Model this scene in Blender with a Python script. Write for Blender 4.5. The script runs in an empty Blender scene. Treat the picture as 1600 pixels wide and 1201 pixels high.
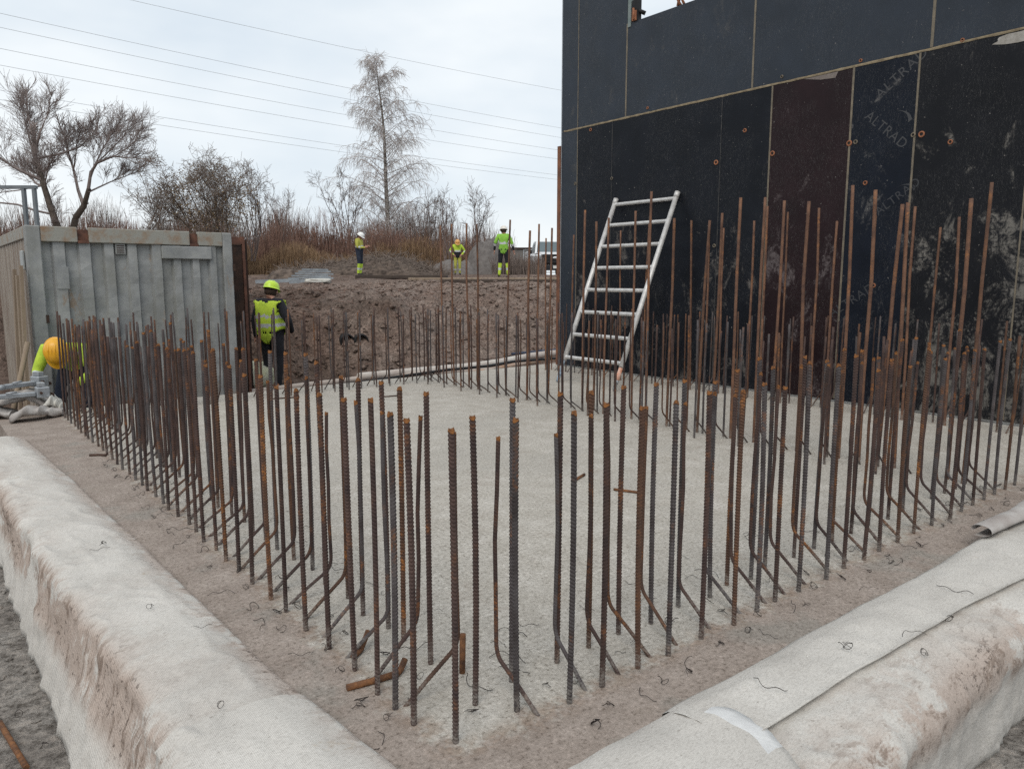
import bpy, math, random
import numpy as np
from mathutils import Vector, Matrix, noise as mnoise

random.seed(7)
rng = np.random.default_rng(11)
SC = bpy.context.scene
COL = SC.collection
R = math.radians

# ------------------------------------------------------------------ camera, sky, sun, exposure
CAM_H = 1.5
cd = bpy.data.cameras.new('camera')
cam = bpy.data.objects.new('camera', cd)
COL.objects.link(cam)
cam.location = (0, 0, CAM_H)
cam.rotation_euler = (R(90) - math.atan(164 / 1156), 0, 0)
cd.sensor_width = 36.0
cd.lens = 36.0 * 1156 / 1600
cd.clip_start = 0.05
cd.clip_end = 3000
SC.camera = cam

world = bpy.data.worlds.new('World')
SC.world = world
world.use_nodes = True
wt = world.node_tree
wt.nodes.clear()
w_out = wt.nodes.new('ShaderNodeOutputWorld')
w_bg = wt.nodes.new('ShaderNodeBackground')
w_bg.inputs['Strength'].default_value = 0.1
w_sky = wt.nodes.new('ShaderNodeTexSky')
w_sky.sky_type = 'NISHITA'
w_sky.sun_disc = False
SUN_EL, SUN_ROT = R(52), R(192)
w_sky.sun_elevation = SUN_EL
w_sky.sun_rotation = SUN_ROT
w_sky.dust_density = 3.0
w_tc = wt.nodes.new('ShaderNodeTexCoord')
w_map = wt.nodes.new('ShaderNodeMapping')
w_map.inputs['Scale'].default_value = (1.0, 1.0, 2.6)
w_map.inputs['Location'].default_value = (0.35, 0.1, 0.2)
w_n = wt.nodes.new('ShaderNodeTexNoise')
w_n.inputs['Scale'].default_value = 1.9
w_n.inputs['Detail'].default_value = 5
w_n.inputs['Roughness'].default_value = 0.5
w_ramp = wt.nodes.new('ShaderNodeValToRGB')
w_ramp.color_ramp.elements[0].position = 0.38
w_ramp.color_ramp.elements[0].color = (6.35, 7.2, 7.95, 1)
w_ramp.color_ramp.elements[1].position = 0.62
w_ramp.color_ramp.elements[1].color = (8.7, 9.1, 9.3, 1)
w_mix = wt.nodes.new('ShaderNodeMix')
w_mix.data_type = 'RGBA'
w_mix.inputs['Factor'].default_value = 0.88
L = wt.links.new
L(w_tc.outputs['Generated'], w_map.inputs['Vector'])
L(w_map.outputs['Vector'], w_n.inputs['Vector'])
L(w_n.outputs['Fac'], w_ramp.inputs['Fac'])
L(w_sky.outputs['Color'], w_mix.inputs['A'])
L(w_ramp.outputs['Color'], w_mix.inputs['B'])
L(w_mix.outputs['Result'], w_bg.inputs['Color'])
L(w_bg.outputs['Background'], w_out.inputs['Surface'])

sd = bpy.data.lights.new('sun', 'SUN')
sd.energy = 1.25
sd.angle = R(35)
sd.color = (1.0, 0.93, 0.84)
sun = bpy.data.objects.new('sun', sd)
COL.objects.link(sun)
_sv = Vector((math.sin(SUN_ROT) * math.cos(SUN_EL), math.cos(SUN_ROT) * math.cos(SUN_EL), math.sin(SUN_EL)))
sun.rotation_euler = (-_sv).to_track_quat('-Z', 'Y').to_euler()
sun.location = (0, 0, 30)

SC.view_settings.view_transform = 'Standard'
SC.view_settings.look = 'None'
SC.view_settings.gamma = 1
SC.view_settings.use_curve_mapping = False
SC.view_settings.exposure = 0.22
SC.cycles.use_denoising = False

# ------------------------------------------------------------------ site axes
# site coordinates: x = along the near right edge (b), y = along the wall (a); rotated by TH against the camera
_n = math.hypot(1444, 1167.6)
BX, BY = 1444 / _n, 1167.6 / _n
TH = math.atan2(BY, BX)
ROT = Matrix.Rotation(TH, 4, 'Z')


def P(b, a, z=0.0):
    return ROT @ Vector((b, a, z))


def toab(X, Y):
    return (X * BX + Y * BY, -X * BY + Y * BX)      # b, a


# ------------------------------------------------------------------ mesh helpers
class MB:
    """collects geometry for ONE mesh object"""

    def __init__(s):
        s.v, s.f, s.m, s.sm = [], [], [], []

    def add(s, verts, faces, mat=0, smooth=False):
        o = len(s.v)
        s.v.extend([tuple(p) for p in verts])
        for f in faces:
            s.f.append([i + o for i in f])
            s.m.append(mat)
            s.sm.append(smooth)

    def box(s, x0, x1, y0, y1, z0, z1, mat=0, M=None, taper=0.0, bev=0.0):
        if bev > 0:
            return s.bbox(x0, x1, y0, y1, z0, z1, bev, mat, M)
        v = [Vector(p) for p in ((x0, y0, z0), (x1, y0, z0), (x1, y1, z0), (x0, y1, z0),
                                 (x0 + taper, y0 + taper, z1), (x1 - taper, y0 + taper, z1),
                                 (x1 - taper, y1 - taper, z1), (x0 + taper, y1 - taper, z1))]
        if M is not None:
            v = [M @ p for p in v]
        s.add(v, [(0, 3, 2, 1), (4, 5, 6, 7), (0, 1, 5, 4), (1, 2, 6, 5), (2, 3, 7, 6), (3, 0, 4, 7)], mat)

    def bbox(s, x0, x1, y0, y1, z0, z1, r, mat=0, M=None):
        r = min(r, (x1 - x0) * .45, (y1 - y0) * .45, (z1 - z0) * .45)
        idx, vs = {}, []
        c = ((x0 + x1) / 2, (y0 + y1) / 2, (z0 + z1) / 2)
        h = ((x1 - x0) / 2, (y1 - y0) / 2, (z1 - z0) / 2)
        for sx in (-1, 1):
            for sy in (-1, 1):
                for sz in (-1, 1):
                    for ax in range(3):
                        q = [h[0] - r, h[1] - r, h[2] - r]
                        q[ax] += r
                        idx[(sx, sy, sz, ax)] = len(vs)
                        p = Vector((c[0] + sx * q[0], c[1] + sy * q[1], c[2] + sz * q[2]))
                        vs.append(M @ p if M is not None else p)
        fs = []
        S = (-1, 1)
        for ax in range(3):
            o1, o2 = [i for i in range(3) if i != ax]
            for sg in S:
                ring = []
                for (u, w) in ((-1, -1), (1, -1), (1, 1), (-1, 1)):
                    k = [0, 0, 0]
                    k[ax] = sg
                    k[o1] = u
                    k[o2] = w
                    ring.append(idx[(k[0], k[1], k[2], ax)])
                fs.append(ring)
        for ax in range(3):
            o1, o2 = [i for i in range(3) if i != ax]
            for u in S:
                for w in S:
                    k0, k1 = [0, 0, 0], [0, 0, 0]
                    k0[ax], k1[ax] = -1, 1
                    k0[o1] = k1[o1] = u
                    k0[o2] = k1[o2] = w
                    fs.append([idx[(*k0, o1)], idx[(*k1, o1)], idx[(*k1, o2)], idx[(*k0, o2)]])
        for sx in S:
            for sy in S:
                for sz in S:
                    fs.append([idx[(sx, sy, sz, i)] for i in range(3)])
        s.add(vs, fs, mat)

    def tube(s, pts, r, n=8, mat=0, cap=True, smooth=True, tipmat=None):
        pts = [Vector(p) for p in pts]
        rad = r if isinstance(r, (list, tuple)) else [r] * len(pts)
        o = []
        t0 = (pts[1] - pts[0]).normalized()
        ref = Vector((1, 0, 0)) if abs(t0.x) < .8 else Vector((0, 1, 0))
        u = t0.cross(ref).normalized()
        for i, p in enumerate(pts):
            t = (pts[min(i + 1, len(pts) - 1)] - pts[max(i - 1, 0)]).normalized()
            u = (u - t * u.dot(t)).normalized()
            w = t.cross(u)
            for k in range(n):
                an = 2 * math.pi * k / n
                o.append(p + (u * math.cos(an) + w * math.sin(an)) * rad[i])
        f = []
        for i in range(len(pts) - 1):
            for k in range(n):
                f.append((i * n + k, i * n + (k + 1) % n, (i + 1) * n + (k + 1) % n, (i + 1) * n + k))
        s.add(o, f, mat, smooth)
        if cap:
            m2 = mat if tipmat is None else tipmat
            base = len(s.v) - len(o)
            s.f.append([base + k for k in range(n)][::-1]); s.m.append(mat); s.sm.append(False)
            e = base + (len(pts) - 1) * n
            s.f.append([e + k for k in range(n)]); s.m.append(m2); s.sm.append(False)

    def lathe(s, prof, n=16, mat=0, M=None, smooth=True, sx=1.0, sy=1.0):
        vs = []
        for (r_, z_) in prof:
            for k in range(n):
                an = 2 * math.pi * k / n
                p = Vector((r_ * math.cos(an) * sx, r_ * math.sin(an) * sy, z_))
                vs.append(M @ p if M is not None else p)
        f = []
        for i in range(len(prof) - 1):
            for k in range(n):
                f.append((i * n + k, i * n + (k + 1) % n, (i + 1) * n + (k + 1) % n, (i + 1) * n + k))
        s.add(vs, f, mat, smooth)

    def ball(s, c, r, n=10, mat=0, sc=(1, 1, 1), M=None):
        T = Matrix.Translation(Vector(c)) @ (M if M is not None else Matrix.Identity(4)) @ Matrix.Diagonal((sc[0], sc[1], sc[2], 1))
        prof = [(max(1e-4, r * math.sin(math.pi * i / 6)), -r * math.cos(math.pi * i / 6)) for i in range(7)]
        s.lathe(prof, n, mat, T)

    def grid(s, pts2d, mat=0, smooth=True, flip=False):
        nr, nc = len(pts2d), len(pts2d[0])
        v = [p for row in pts2d for p in row]
        f = []
        for i in range(nr - 1):
            for j in range(nc - 1):
                q = (i * nc + j, i * nc + j + 1, (i + 1) * nc + j + 1, (i + 1) * nc + j)
                f.append(q[::-1] if flip else q)
        s.add(v, f, mat, smooth)

    def mesh(s, name, mats, org=(0, 0, 0)):
        me = bpy.data.meshes.new(name)
        o = Vector(org)
        me.from_pydata([(p[0] - o.x, p[1] - o.y, p[2] - o.z) for p in s.v], [], s.f)
        for m in (mats if isinstance(mats, (list, tuple)) else [mats]):
            me.materials.append(m)
        me.polygons.foreach_set('material_index', s.m)
        me.polygons.foreach_set('use_smooth', s.sm)
        me.update()
        return me

    def build(s, name, mats, parent=None, org=(0, 0, 0), rot=None, loc=None):
        """site-frame thing: verts in (b,a,z), object placed at org with the site rotation; a part keeps its parent's frame"""
        ob = bpy.data.objects.new(name, s.mesh(name, mats, org))
        COL.objects.link(ob)
        if parent is not None:
            ob.parent = parent
        else:
            ob.location = P(*org) if loc is None else loc
            ob.rotation_euler = (0, 0, TH if rot is None else rot)
        return ob


def np_mesh(name, v, f, mats, matidx=None, smooth=False):
    """fast mesh from numpy arrays, faces all quads or all tris"""
    me = bpy.data.meshes.new(name)
    nv, nf, k = len(v), len(f), f.shape[1]
    me.vertices.add(nv)
    me.vertices.foreach_set('co', np.asarray(v, np.float32).ravel())
    me.loops.add(nf * k)
    me.loops.foreach_set('vertex_index', np.asarray(f, np.int32).ravel())
    me.polygons.add(nf)
    me.polygons.foreach_set('loop_start', np.arange(0, nf * k, k, dtype=np.int32))
    for m in (mats if isinstance(mats, (list, tuple)) else [mats]):
        me.materials.append(m)
    if matidx is not None:
        me.polygons.foreach_set('material_index', np.asarray(matidx, np.int32))
    me.polygons.foreach_set('use_smooth', np.full(nf, smooth))
    me.update()
    me.validate()
    return me


def link(name, me, parent=None, loc=(0, 0, 0), rz=0.0):
    ob = bpy.data.objects.new(name, me)
    COL.objects.link(ob)
    if parent is not None:
        ob.parent = parent
    ob.location = loc
    ob.rotation_euler = (0, 0, rz)
    return ob


def tag(o, label=None, cat=None, group=None, kind=None):
    if label: o['label'] = label
    if cat: o['category'] = cat
    if group: o['group'] = group
    if kind: o['kind'] = kind
    return o


def empty(name, b, a, z, rz=None):
    o = bpy.data.objects.new(name, None)
    COL.objects.link(o)
    o.location = P(b, a, z)
    o.rotation_euler = (0, 0, TH if rz is None else rz)
    o.empty_display_size = 0.2
    return o


def fbm(x, y, sc=1.0, oct=4, seed=0.0):
    v, amp, t = 0.0, 1.0, 0.0
    for i in range(oct):
        v += amp * mnoise.noise(Vector((x * sc + seed, y * sc - seed * 1.7, seed * .31 + i * 5.1)))
        t += amp
        amp *= .5
        sc *= 2.03
    return v / t


# numpy value noise for terrain
_tab = rng.random((256, 256))


def vnoise(x, y):
    xi, yi = np.floor(x).astype(int), np.floor(y).astype(int)
    fx, fy = x - xi, y - yi
    fx = fx * fx * (3 - 2 * fx); fy = fy * fy * (3 - 2 * fy)
    a = _tab[xi % 256, yi % 256]; b = _tab[(xi + 1) % 256, yi % 256]
    c = _tab[xi % 256, (yi + 1) % 256]; d = _tab[(xi + 1) % 256, (yi + 1) % 256]
    return (a * (1 - fx) + b * fx) * (1 - fy) + (c * (1 - fx) + d * fx) * fy - .5


def vfbm(x, y, sc, oct=5, gain=.5):
    v, amp = np.zeros_like(x, dtype=float), 1.0
    for i in range(oct):
        v += amp * vnoise(x * sc + 17.3 * i, y * sc + 9.1 * i)
        amp *= gain
        sc *= 2.07
    return v


# ------------------------------------------------------------------ materials
def mat(name, col, rough=.8, metal=0.0, spec=.3):
    m = bpy.data.materials.new(name)
    m.use_nodes = True
    b = m.node_tree.nodes['Principled BSDF']
    b.inputs['Base Color'].default_value = (*col, 1)
    b.inputs['Roughness'].default_value = rough
    b.inputs['Metallic'].default_value = metal
    b.inputs['Specular IOR Level'].default_value = spec
    return m


class NT:
    def __init__(s, m):
        s.t = m.node_tree
        s.b = s.t.nodes['Principled BSDF']
        s.tc = s.t.nodes.new('ShaderNodeTexCoord')

    def n(s, kind, **kw):
        nd = s.t.nodes.new(kind)
        for k, v in kw.items():
            if hasattr(nd, k):
                setattr(nd, k, v)
            else:
                nd.inputs[k].default_value = v
        return nd

    def l(s, a, b):
        s.t.links.new(a, b)

    def coord(s, scale=(1, 1, 1), loc=(0, 0, 0), rot=(0, 0, 0), src='Object'):
        mp = s.n('ShaderNodeMapping')
        mp.inputs['Scale'].default_value = scale
        mp.inputs['Location'].default_value = loc
        mp.inputs['Rotation'].default_value = rot
        s.l(s.tc.outputs[src], mp.inputs['Vector'])
        return mp.outputs['Vector']

    def noise(s, scale, detail=4, rough=.55, vec=None, dist=0.0):
        nd = s.n('ShaderNodeTexNoise')
        nd.inputs['Scale'].default_value = scale
        nd.inputs['Detail'].default_value = detail
        nd.inputs['Roughness'].default_value = rough
        nd.inputs['Distortion'].default_value = dist
        s.l(vec if vec is not None else s.tc.outputs['Object'], nd.inputs['Vector'])
        return nd.outputs['Fac']

    def ramp(s, fac, stops, interp='LINEAR'):
        nd = s.n('ShaderNodeValToRGB')
        cr = nd.color_ramp
        cr.interpolation = interp
        while len(cr.elements) < len(stops):
            cr.elements.new(.5)
        for e, (p, c) in zip(cr.elements, stops):
            e.position = p
            e.color = (*c, 1) if len(c) == 3 else c
        s.l(fac, nd.inputs['Fac'])
        return nd.outputs['Color']

    def mask(s, fac, lo, hi):
        nd = s.n('ShaderNodeMapRange')
        nd.interpolation_type = 'SMOOTHSTEP'
        nd.inputs['From Min'].default_value = lo
        nd.inputs['From Max'].default_value = hi
        s.l(fac, nd.inputs['Value'])
        return nd.outputs['Result']

    def math(s, op, a, b=None):
        nd = s.n('ShaderNodeMath', operation=op)
        for i, x in enumerate((a, b)):
            if x is None: continue
            if isinstance(x, (int, float)):
                nd.inputs[i].default_value = x
            else:
                s.l(x, nd.inputs[i])
        return nd.outputs[0]

    def mix(s, fac, a, b, mode='MIX'):
        nd = s.n('ShaderNodeMix', data_type='RGBA', blend_type=mode)
        for k, x in (('Factor', fac), ('A', a), ('B', b)):
            if isinstance(x, (int, float)):
                nd.inputs[k].default_value = x
            elif isinstance(x, tuple):
                nd.inputs[k].default_value = (*x, 1)
            else:
                s.l(x, nd.inputs[k])
        return nd.outputs['Result']

    def sep(s, vec):
        nd = s.n('ShaderNodeSeparateXYZ')
        s.l(vec, nd.inputs[0])
        return nd.outputs

    def color(s, c):
        s.l(c, s.b.inputs['Base Color'])

    def rough(s, c):
        s.l(c, s.b.inputs['Roughness'])

    def bump(s, h, strength=.4, dist=.01):
        nd = s.n('ShaderNodeBump')
        nd.inputs['Strength'].default_value = strength
        nd.inputs['Distance'].default_value = dist
        s.l(h, nd.inputs['Height'])
        s.l(nd.outputs['Normal'], s.b.inputs['Normal'])


def rand_out(t):
    return t.n('ShaderNodeObjectInfo').outputs['Random']


def simple(name, c1, c2, scale=8, rough=.8, metal=0.0, detail=5, bump=.15, bscale=None, spec=.3, lo=.35, hi=.65, stretch=(1, 1, 1)):
    m = mat(name, c1, rough, metal, spec)
    t = NT(m)
    v = t.coord(scale=stretch)
    n1 = t.noise(scale, detail, .6, v)
    t.color(t.ramp(n1, [(lo, c1), (hi, c2)]))
    if bump:
        t.bump(t.noise(bscale or scale * 4, 4, .6, v), bump, .01)
    return m


# rebar: three looks
def rebar_mat(name, base, dark, hot, amt):
    m = mat(name, base, .75, .25, .4)
    t = NT(m)
    ob = t.n('ShaderNodeObjectInfo')
    va = t.n('ShaderNodeVectorMath', operation='ADD')
    t.l(t.tc.outputs['Object'], va.inputs[0])
    sc = t.n('ShaderNodeVectorMath', operation='SCALE')
    t.l(ob.outputs['Location'], sc.inputs[0])
    sc.inputs['Scale'].default_value = 3.7
    t.l(sc.outputs[0], va.inputs[1])
    v = va.outputs[0]
    n1 = t.noise(9, 5, .65, v)
    n2 = t.noise(55, 4, .7, v)
    n3 = t.noise(5, 3, .6, v)
    c = t.ramp(n1, [(.3, dark), (.66, base)])
    k = t.math('MULTIPLY', t.mask(n3, .52, .70), t.mask(n2, .40, .62))
    c = t.mix(t.math('MULTIPLY', k, amt), c, hot)
    rnd = t.math('MULTIPLY_ADD', ob.outputs['Random'], .55)
    t.t.nodes[-1].inputs[2].default_value = .72
    c = t.mix(1.0, c, t.ramp(rnd, [(0, (0, 0, 0)), (1, (1, 1, 1))]), 'MULTIPLY')
    oz = t.sep(t.tc.outputs['Object'])[2]
    cem = t.math('MULTIPLY', t.mask(t.math('ADD', oz, t.math('MULTIPLY', n1, -.16)), .03, -.05), t.mask(n2, .38, .58))
    c = t.mix(t.math('MULTIPLY', cem, .5), c, (.28, .26, .235))
    t.color(c)
    t.bump(n2, .35, .003)
    return m


M_BAR = {
    'brown': rebar_mat('rust_brown', (.092, .056, .046), (.042, .028, .027), (.30, .115, .035), .7),
    'grey': rebar_mat('mill_grey', (.105, .094, .095), (.048, .037, .036), (.24, .10, .04), .75),
    'orange': rebar_mat('rust_orange', (.130, .066, .040), (.062, .038, .030), (.36, .14, .035), .9),
}
M_OFF = simple('loose_bar_rust', (.085, .045, .030), (.23, .105, .045), 30, .85, .1, bump=.3)
M_OFF_D = simple('loose_bar_brown', (.045, .032, .028), (.10, .06, .045), 30, .85, .1, bump=.3)
M_TIP = simple('rust_tip', (.11, .05, .025), (.30, .125, .038), 70, .9, .1)
M_TALL = rebar_mat('rust_tall', (.215, .112, .068), (.090, .050, .038), (.34, .15, .06), .8)
M_WIRE = mat('wire_steel', (.035, .028, .026), .6, .4)

# concrete slab : pale grey inside the bar ring, sandy brown dust on the ledge outside
M_SLAB = mat('slab_concrete', (.36, .35, .33), .9, 0, .2)
t = NT(M_SLAB)
x, y, z = t.sep(t.tc.outputs['Object'])
nbig = t.noise(.9, 5, .6)
nmed = t.noise(5, 6, .65)
nfine = t.noise(48, 5, .85)
ngrit = t.noise(240, 2, .6)
inner = t.math('MINIMUM', t.math('SUBTRACT', x, 1.225), t.math('SUBTRACT', y, 1.80))
wob = t.math('MULTIPLY', t.math('SUBTRACT', t.noise(4.5, 6, .65), .5), .5)
inm = t.mask(t.math('ADD', inner, wob), -.045, .045)
cin = t.ramp(nmed, [(.3, (.38, .350, .305)), (.55, (.455, .425, .38)), (.75, (.53, .50, .455))])
cin = t.mix(t.mask(nbig, .45, .7), cin, (.40, .375, .335))
cout = t.ramp(nmed, [(.3, (.255, .210, .180)), (.6, (.345, .292, .256)), (.8, (.42, .365, .325))])
wet = t.mask(t.noise(1.7, 4, .6), .52, .62)
cout = t.mix(t.math('MULTIPLY', wet, .5), cout, (.255, .245, .22))
c = t.mix(inm, cout, cin)
rl = t.math('MULTIPLY', t.mask(t.math('ABSOLUTE', t.math('ADD', inner, t.math('MULTIPLY', wob, .3))), .10, .0), t.mask(t.noise(14, 4, .7), .42, .58))
c = t.mix(t.math('MULTIPLY', rl, .5), c, (.24, .165, .115))
sp = t.ramp(nfine, [(.36, (.34, .31, .28)), (.455, (.90, .90, .89)), (.56, (1.05, 1.05, 1.05)), (.64, (1.45, 1.45, 1.45))])
c = t.mix(.85, c, sp, 'MULTIPLY')
drops = t.mask(t.noise(22, 3, .6), .67, .71)
c = t.mix(t.math('MULTIPLY', drops, .55), c, (.13, .10, .085))
foot = t.math('MULTIPLY', t.mask(t.noise(1.6, 6, .7, t.coord(loc=(4, 2, 0)), .8), .56, .66), t.mask(t.noise(9, 4, .7), .4, .6))
c = t.mix(t.math('MULTIPLY', foot, .45), c, (.29, .245, .205))
t.color(c)
hh = t.math('ADD', t.math('MULTIPLY', nfine, .7), t.math('MULTIPLY', nmed, 1.2))
t.bump(t.math('ADD', hh, t.math('MULTIPLY', ngrit, .4)), .55, .012)

# soil
M_SOIL = mat('soil', (.14, .11, .09), .95, 0, .15)
t = NT(M_SOIL)
x, y, z = t.sep(t.tc.outputs['Object'])
n1 = t.noise(.45, 6, .65)
n2 = t.noise(3.2, 8, .72)
n3 = t.noise(17, 6, .8)
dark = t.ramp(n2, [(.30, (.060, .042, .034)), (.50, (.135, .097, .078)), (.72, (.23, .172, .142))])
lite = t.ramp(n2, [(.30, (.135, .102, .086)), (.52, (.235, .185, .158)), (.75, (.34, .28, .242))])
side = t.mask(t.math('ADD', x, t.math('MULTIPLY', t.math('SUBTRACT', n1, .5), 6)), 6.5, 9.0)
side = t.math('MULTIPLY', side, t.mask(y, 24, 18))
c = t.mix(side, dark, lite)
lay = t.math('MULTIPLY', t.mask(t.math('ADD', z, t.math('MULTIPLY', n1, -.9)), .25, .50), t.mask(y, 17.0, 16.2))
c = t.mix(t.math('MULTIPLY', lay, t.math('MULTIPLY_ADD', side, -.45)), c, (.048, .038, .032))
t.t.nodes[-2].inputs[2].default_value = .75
red = t.mask(t.noise(.8, 5, .6, t.coord(loc=(3, 9, 2))), .46, .62)
c = t.mix(t.math('MULTIPLY', red, .35), c, (.19, .125, .098))
pit = t.mask(t.math('ADD', y, t.math('MULTIPLY', t.math('SUBTRACT', n1, .5), 1.0)), 9.2, 8.2)
cpit = t.ramp(n2, [(.28, (.185, .165, .150)), (.52, (.30, .275, .25)), (.75, (.40, .38, .355))])
c = t.mix(pit, c, cpit)
grs = t.math('MULTIPLY', t.mask(y, 27, 33), t.mask(n2, .4, .6))
c = t.mix(t.math('MULTIPLY', grs, .6), c, (.21, .145, .075))
c = t.mix(.9, c, t.ramp(n3, [(.38, (.36, .34, .32)), (.50, (1, 1, 1)), (.62, (1.5, 1.46, 1.42))]), 'MULTIPLY')
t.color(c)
t.bump(t.math('ADD', n3, t.math('MULTIPLY', n2, 1.5)), .9, .05)

# fabric
def fabric_mat(name, seed, zlo, zhi, amt=1.0, thr=.60):
    m = mat(name, (.55, .54, .52), .95, 0, .1)
    t = NT(m)
    v = t.coord(loc=(seed, seed * .7, 0))
    x, y, z = t.sep(t.tc.outputs['Object'])
    n1 = t.noise(2.2, 5, .6, v)
    n2 = t.noise(11, 5, .6, t.coord(scale=(1, 1, 2.2), loc=(seed, 0, 0)))
    nf = t.noise(1, 4, .8, t.coord(scale=(70, 150, 110), loc=(seed, 0, 0)))
    c = t.ramp(n1, [(.3, (.47, .445, .41)), (.6, (.575, .55, .51)), (.8, (.625, .60, .56))])
    zb = t.math('MULTIPLY', t.mask(z, zlo, zlo + .12), t.mask(z, zhi, zhi - .07))
    nd = t.noise(1.7, 8, .72, t.coord(loc=(seed * 2, 3, 1)), .3)
    ns = t.noise(7, 8, .78, t.coord(scale=(1, 2.6, .6), rot=(.5, 0, 0), loc=(seed, 5, 1)), .3)
    d = t.math('MULTIPLY', zb, t.mask(t.math('ADD', nd, t.math('MULTIPLY', ns, .35)), thr, thr + .07))
    c = t.mix(t.math('MULTIPLY', d, .80 * amt), c, (.40, .315, .265))
    d2 = t.math('MULTIPLY', d, t.mask(ns, .52, .60))
    c = t.mix(t.math('MULTIPLY', d2, .80 * amt), c, (.20, .15, .12))
    d3 = t.math('MULTIPLY', t.math('MULTIPLY', zb, t.mask(nd, .50, .58)), t.mask(t.noise(42, 4, .7, v), .56, .62))
    c = t.mix(t.math('MULTIPLY', d3, .85 * amt), c, (.085, .065, .055))
    spot = t.mask(t.noise(3.3, 5, .7, t.coord(loc=(seed * 5, 1, 2))), .66, .74)
    c = t.mix(t.math('MULTIPLY', spot, .55), c, (.38, .30, .22))
    fleck = t.mask(t.noise(38, 4, .65, v), .66, .70)
    c = t.mix(t.math('MULTIPLY', fleck, .5), c, (.20, .175, .15))
    c = t.mix(.8, c, t.ramp(nf, [(.32, (.68, .67, .66)), (.5, (1, 1, 1)), (.68, (1.12, 1.12, 1.12))]), 'MULTIPLY')
    t.color(c)
    wv = t.n('ShaderNodeTexWave', wave_type='BANDS', bands_direction='X')
    wv.inputs['Scale'].default_value = 60
    wv.inputs['Distortion'].default_value = 3
    t.l(v, wv.inputs['Vector'])
    h = t.math('ADD', t.math('MULTIPLY', nf, .8), t.math('MULTIPLY', wv.outputs['Fac'], .35))
    t.bump(t.math('ADD', h, t.math('MULTIPLY', n2, 1.6)), .45, .006)
    return m


M_FAB_L = fabric_mat('blanket_left_cloth', 1.3, .16, .535)
M_FAB_R = fabric_mat('blanket_right_cloth', 4.1, .27, .535, .9, .585)
M_FAB_T = fabric_mat('blanket_top_cloth', 7.7, -.9, -.8, .5)
M_FILM = simple('white_film', (.56, .56, .555), (.66, .66, .65), 9, .45, bump=.3)
M_FAB_D = simple('dirty_cloth', (.30, .265, .245), (.43, .41, .39), 6, .95, bump=.4)

# film faced plywood
def ply_mat(name, base, stain, reach, spec=.16):
    m = mat(name, base, .40, 0, spec)
    t = NT(m)
    v = t.coord()
    x, y, z = t.sep(v)
    n1 = t.noise(2.2, 5, .6)
    n2 = t.noise(2.3, 8, .70, t.coord(scale=(1, 1.15, .8), rot=(.5, 0, 0), loc=(5, 2, 1)), .7)
    n3 = t.noise(28, 5, .7)
    n4 = t.noise(1.1, 4, .6, t.coord(loc=(9, 4, 3)))
    c = t.ramp(n1, [(.3, tuple(k * .75 for k in base)), (.7, tuple(k * 1.3 for k in base))])
    # cement splashes: low on the wall, more on the near side
    low = t.math('MULTIPLY_ADD', z, -.13)
    t.t.nodes[-1].inputs[2].default_value = .40
    near = t.math('MULTIPLY_ADD', y, -.075)
    t.t.nodes[-1].inputs[2].default_value = .06
    near = t.math('MAXIMUM', near, -.05)
    bias = t.math('MULTIPLY', t.math('ADD', low, near), reach)
    k = t.math('ADD', n2, t.math('MULTIPLY', bias, .42))
    band = t.math('MULTIPLY', t.mask(z, 2.6, 1.9), t.mask(z, .55, .95))
    k = t.math('ADD', k, t.math('MULTIPLY', band, .045 * max(0, reach)))
    sp = t.math('MULTIPLY', t.mask(k, .62, .71), t.mask(t.math('ADD', n3, n4), .84, 1.08))
    sp = t.math('MULTIPLY', sp, t.mask(t.noise(9, 6, .75, t.coord(scale=(1, 1, .45), rot=(-.4, 0, 0), loc=(4, 1, 7)), .5), .40, .56))
    c = t.mix(t.math('MULTIPLY', sp, .55), c, stain)
    haze = t.mask(t.math('ADD', t.noise(1.7, 5, .7, t.coord(scale=(1, 1, .5), loc=(2, 7, 5))), t.math('MULTIPLY', bias, .3)), .62, .86)
    c = t.mix(t.math('MULTIPLY', haze, .06 + .14 * max(0, reach)), c, (.10, .095, .09))
    # fine scratches
    ws = t.noise(6, 3, .5, t.coord(scale=(1, 7, 1.2), rot=(.7, 0, 0), loc=(3, 3, 3)), 2.0)
    scr = t.mask(t.math('ABSOLUTE', t.math('SUBTRACT', ws, .5)), .008, .002)
    c = t.mix(t.math('MULTIPLY', t.math('MULTIPLY', scr, t.mask(n4, .40, .52)), .5), c, (.17, .165, .16))
    dots = t.mask(t.noise(30, 2, .5, t.coord(loc=(1, 8, 2))), .72, .75)
    c = t.mix(t.math('MULTIPLY', dots, .6), c, (.28, .26, .24))
    t.color(c)
    t.rough(t.math('ADD', t.math('MULTIPLY', n1, .25), t.math('MULTIPLY_ADD', sp, .4)))
    t.t.nodes[-2].inputs[2].default_value = .30
    t.bump(n3, .08, .004)
    return m


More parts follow.
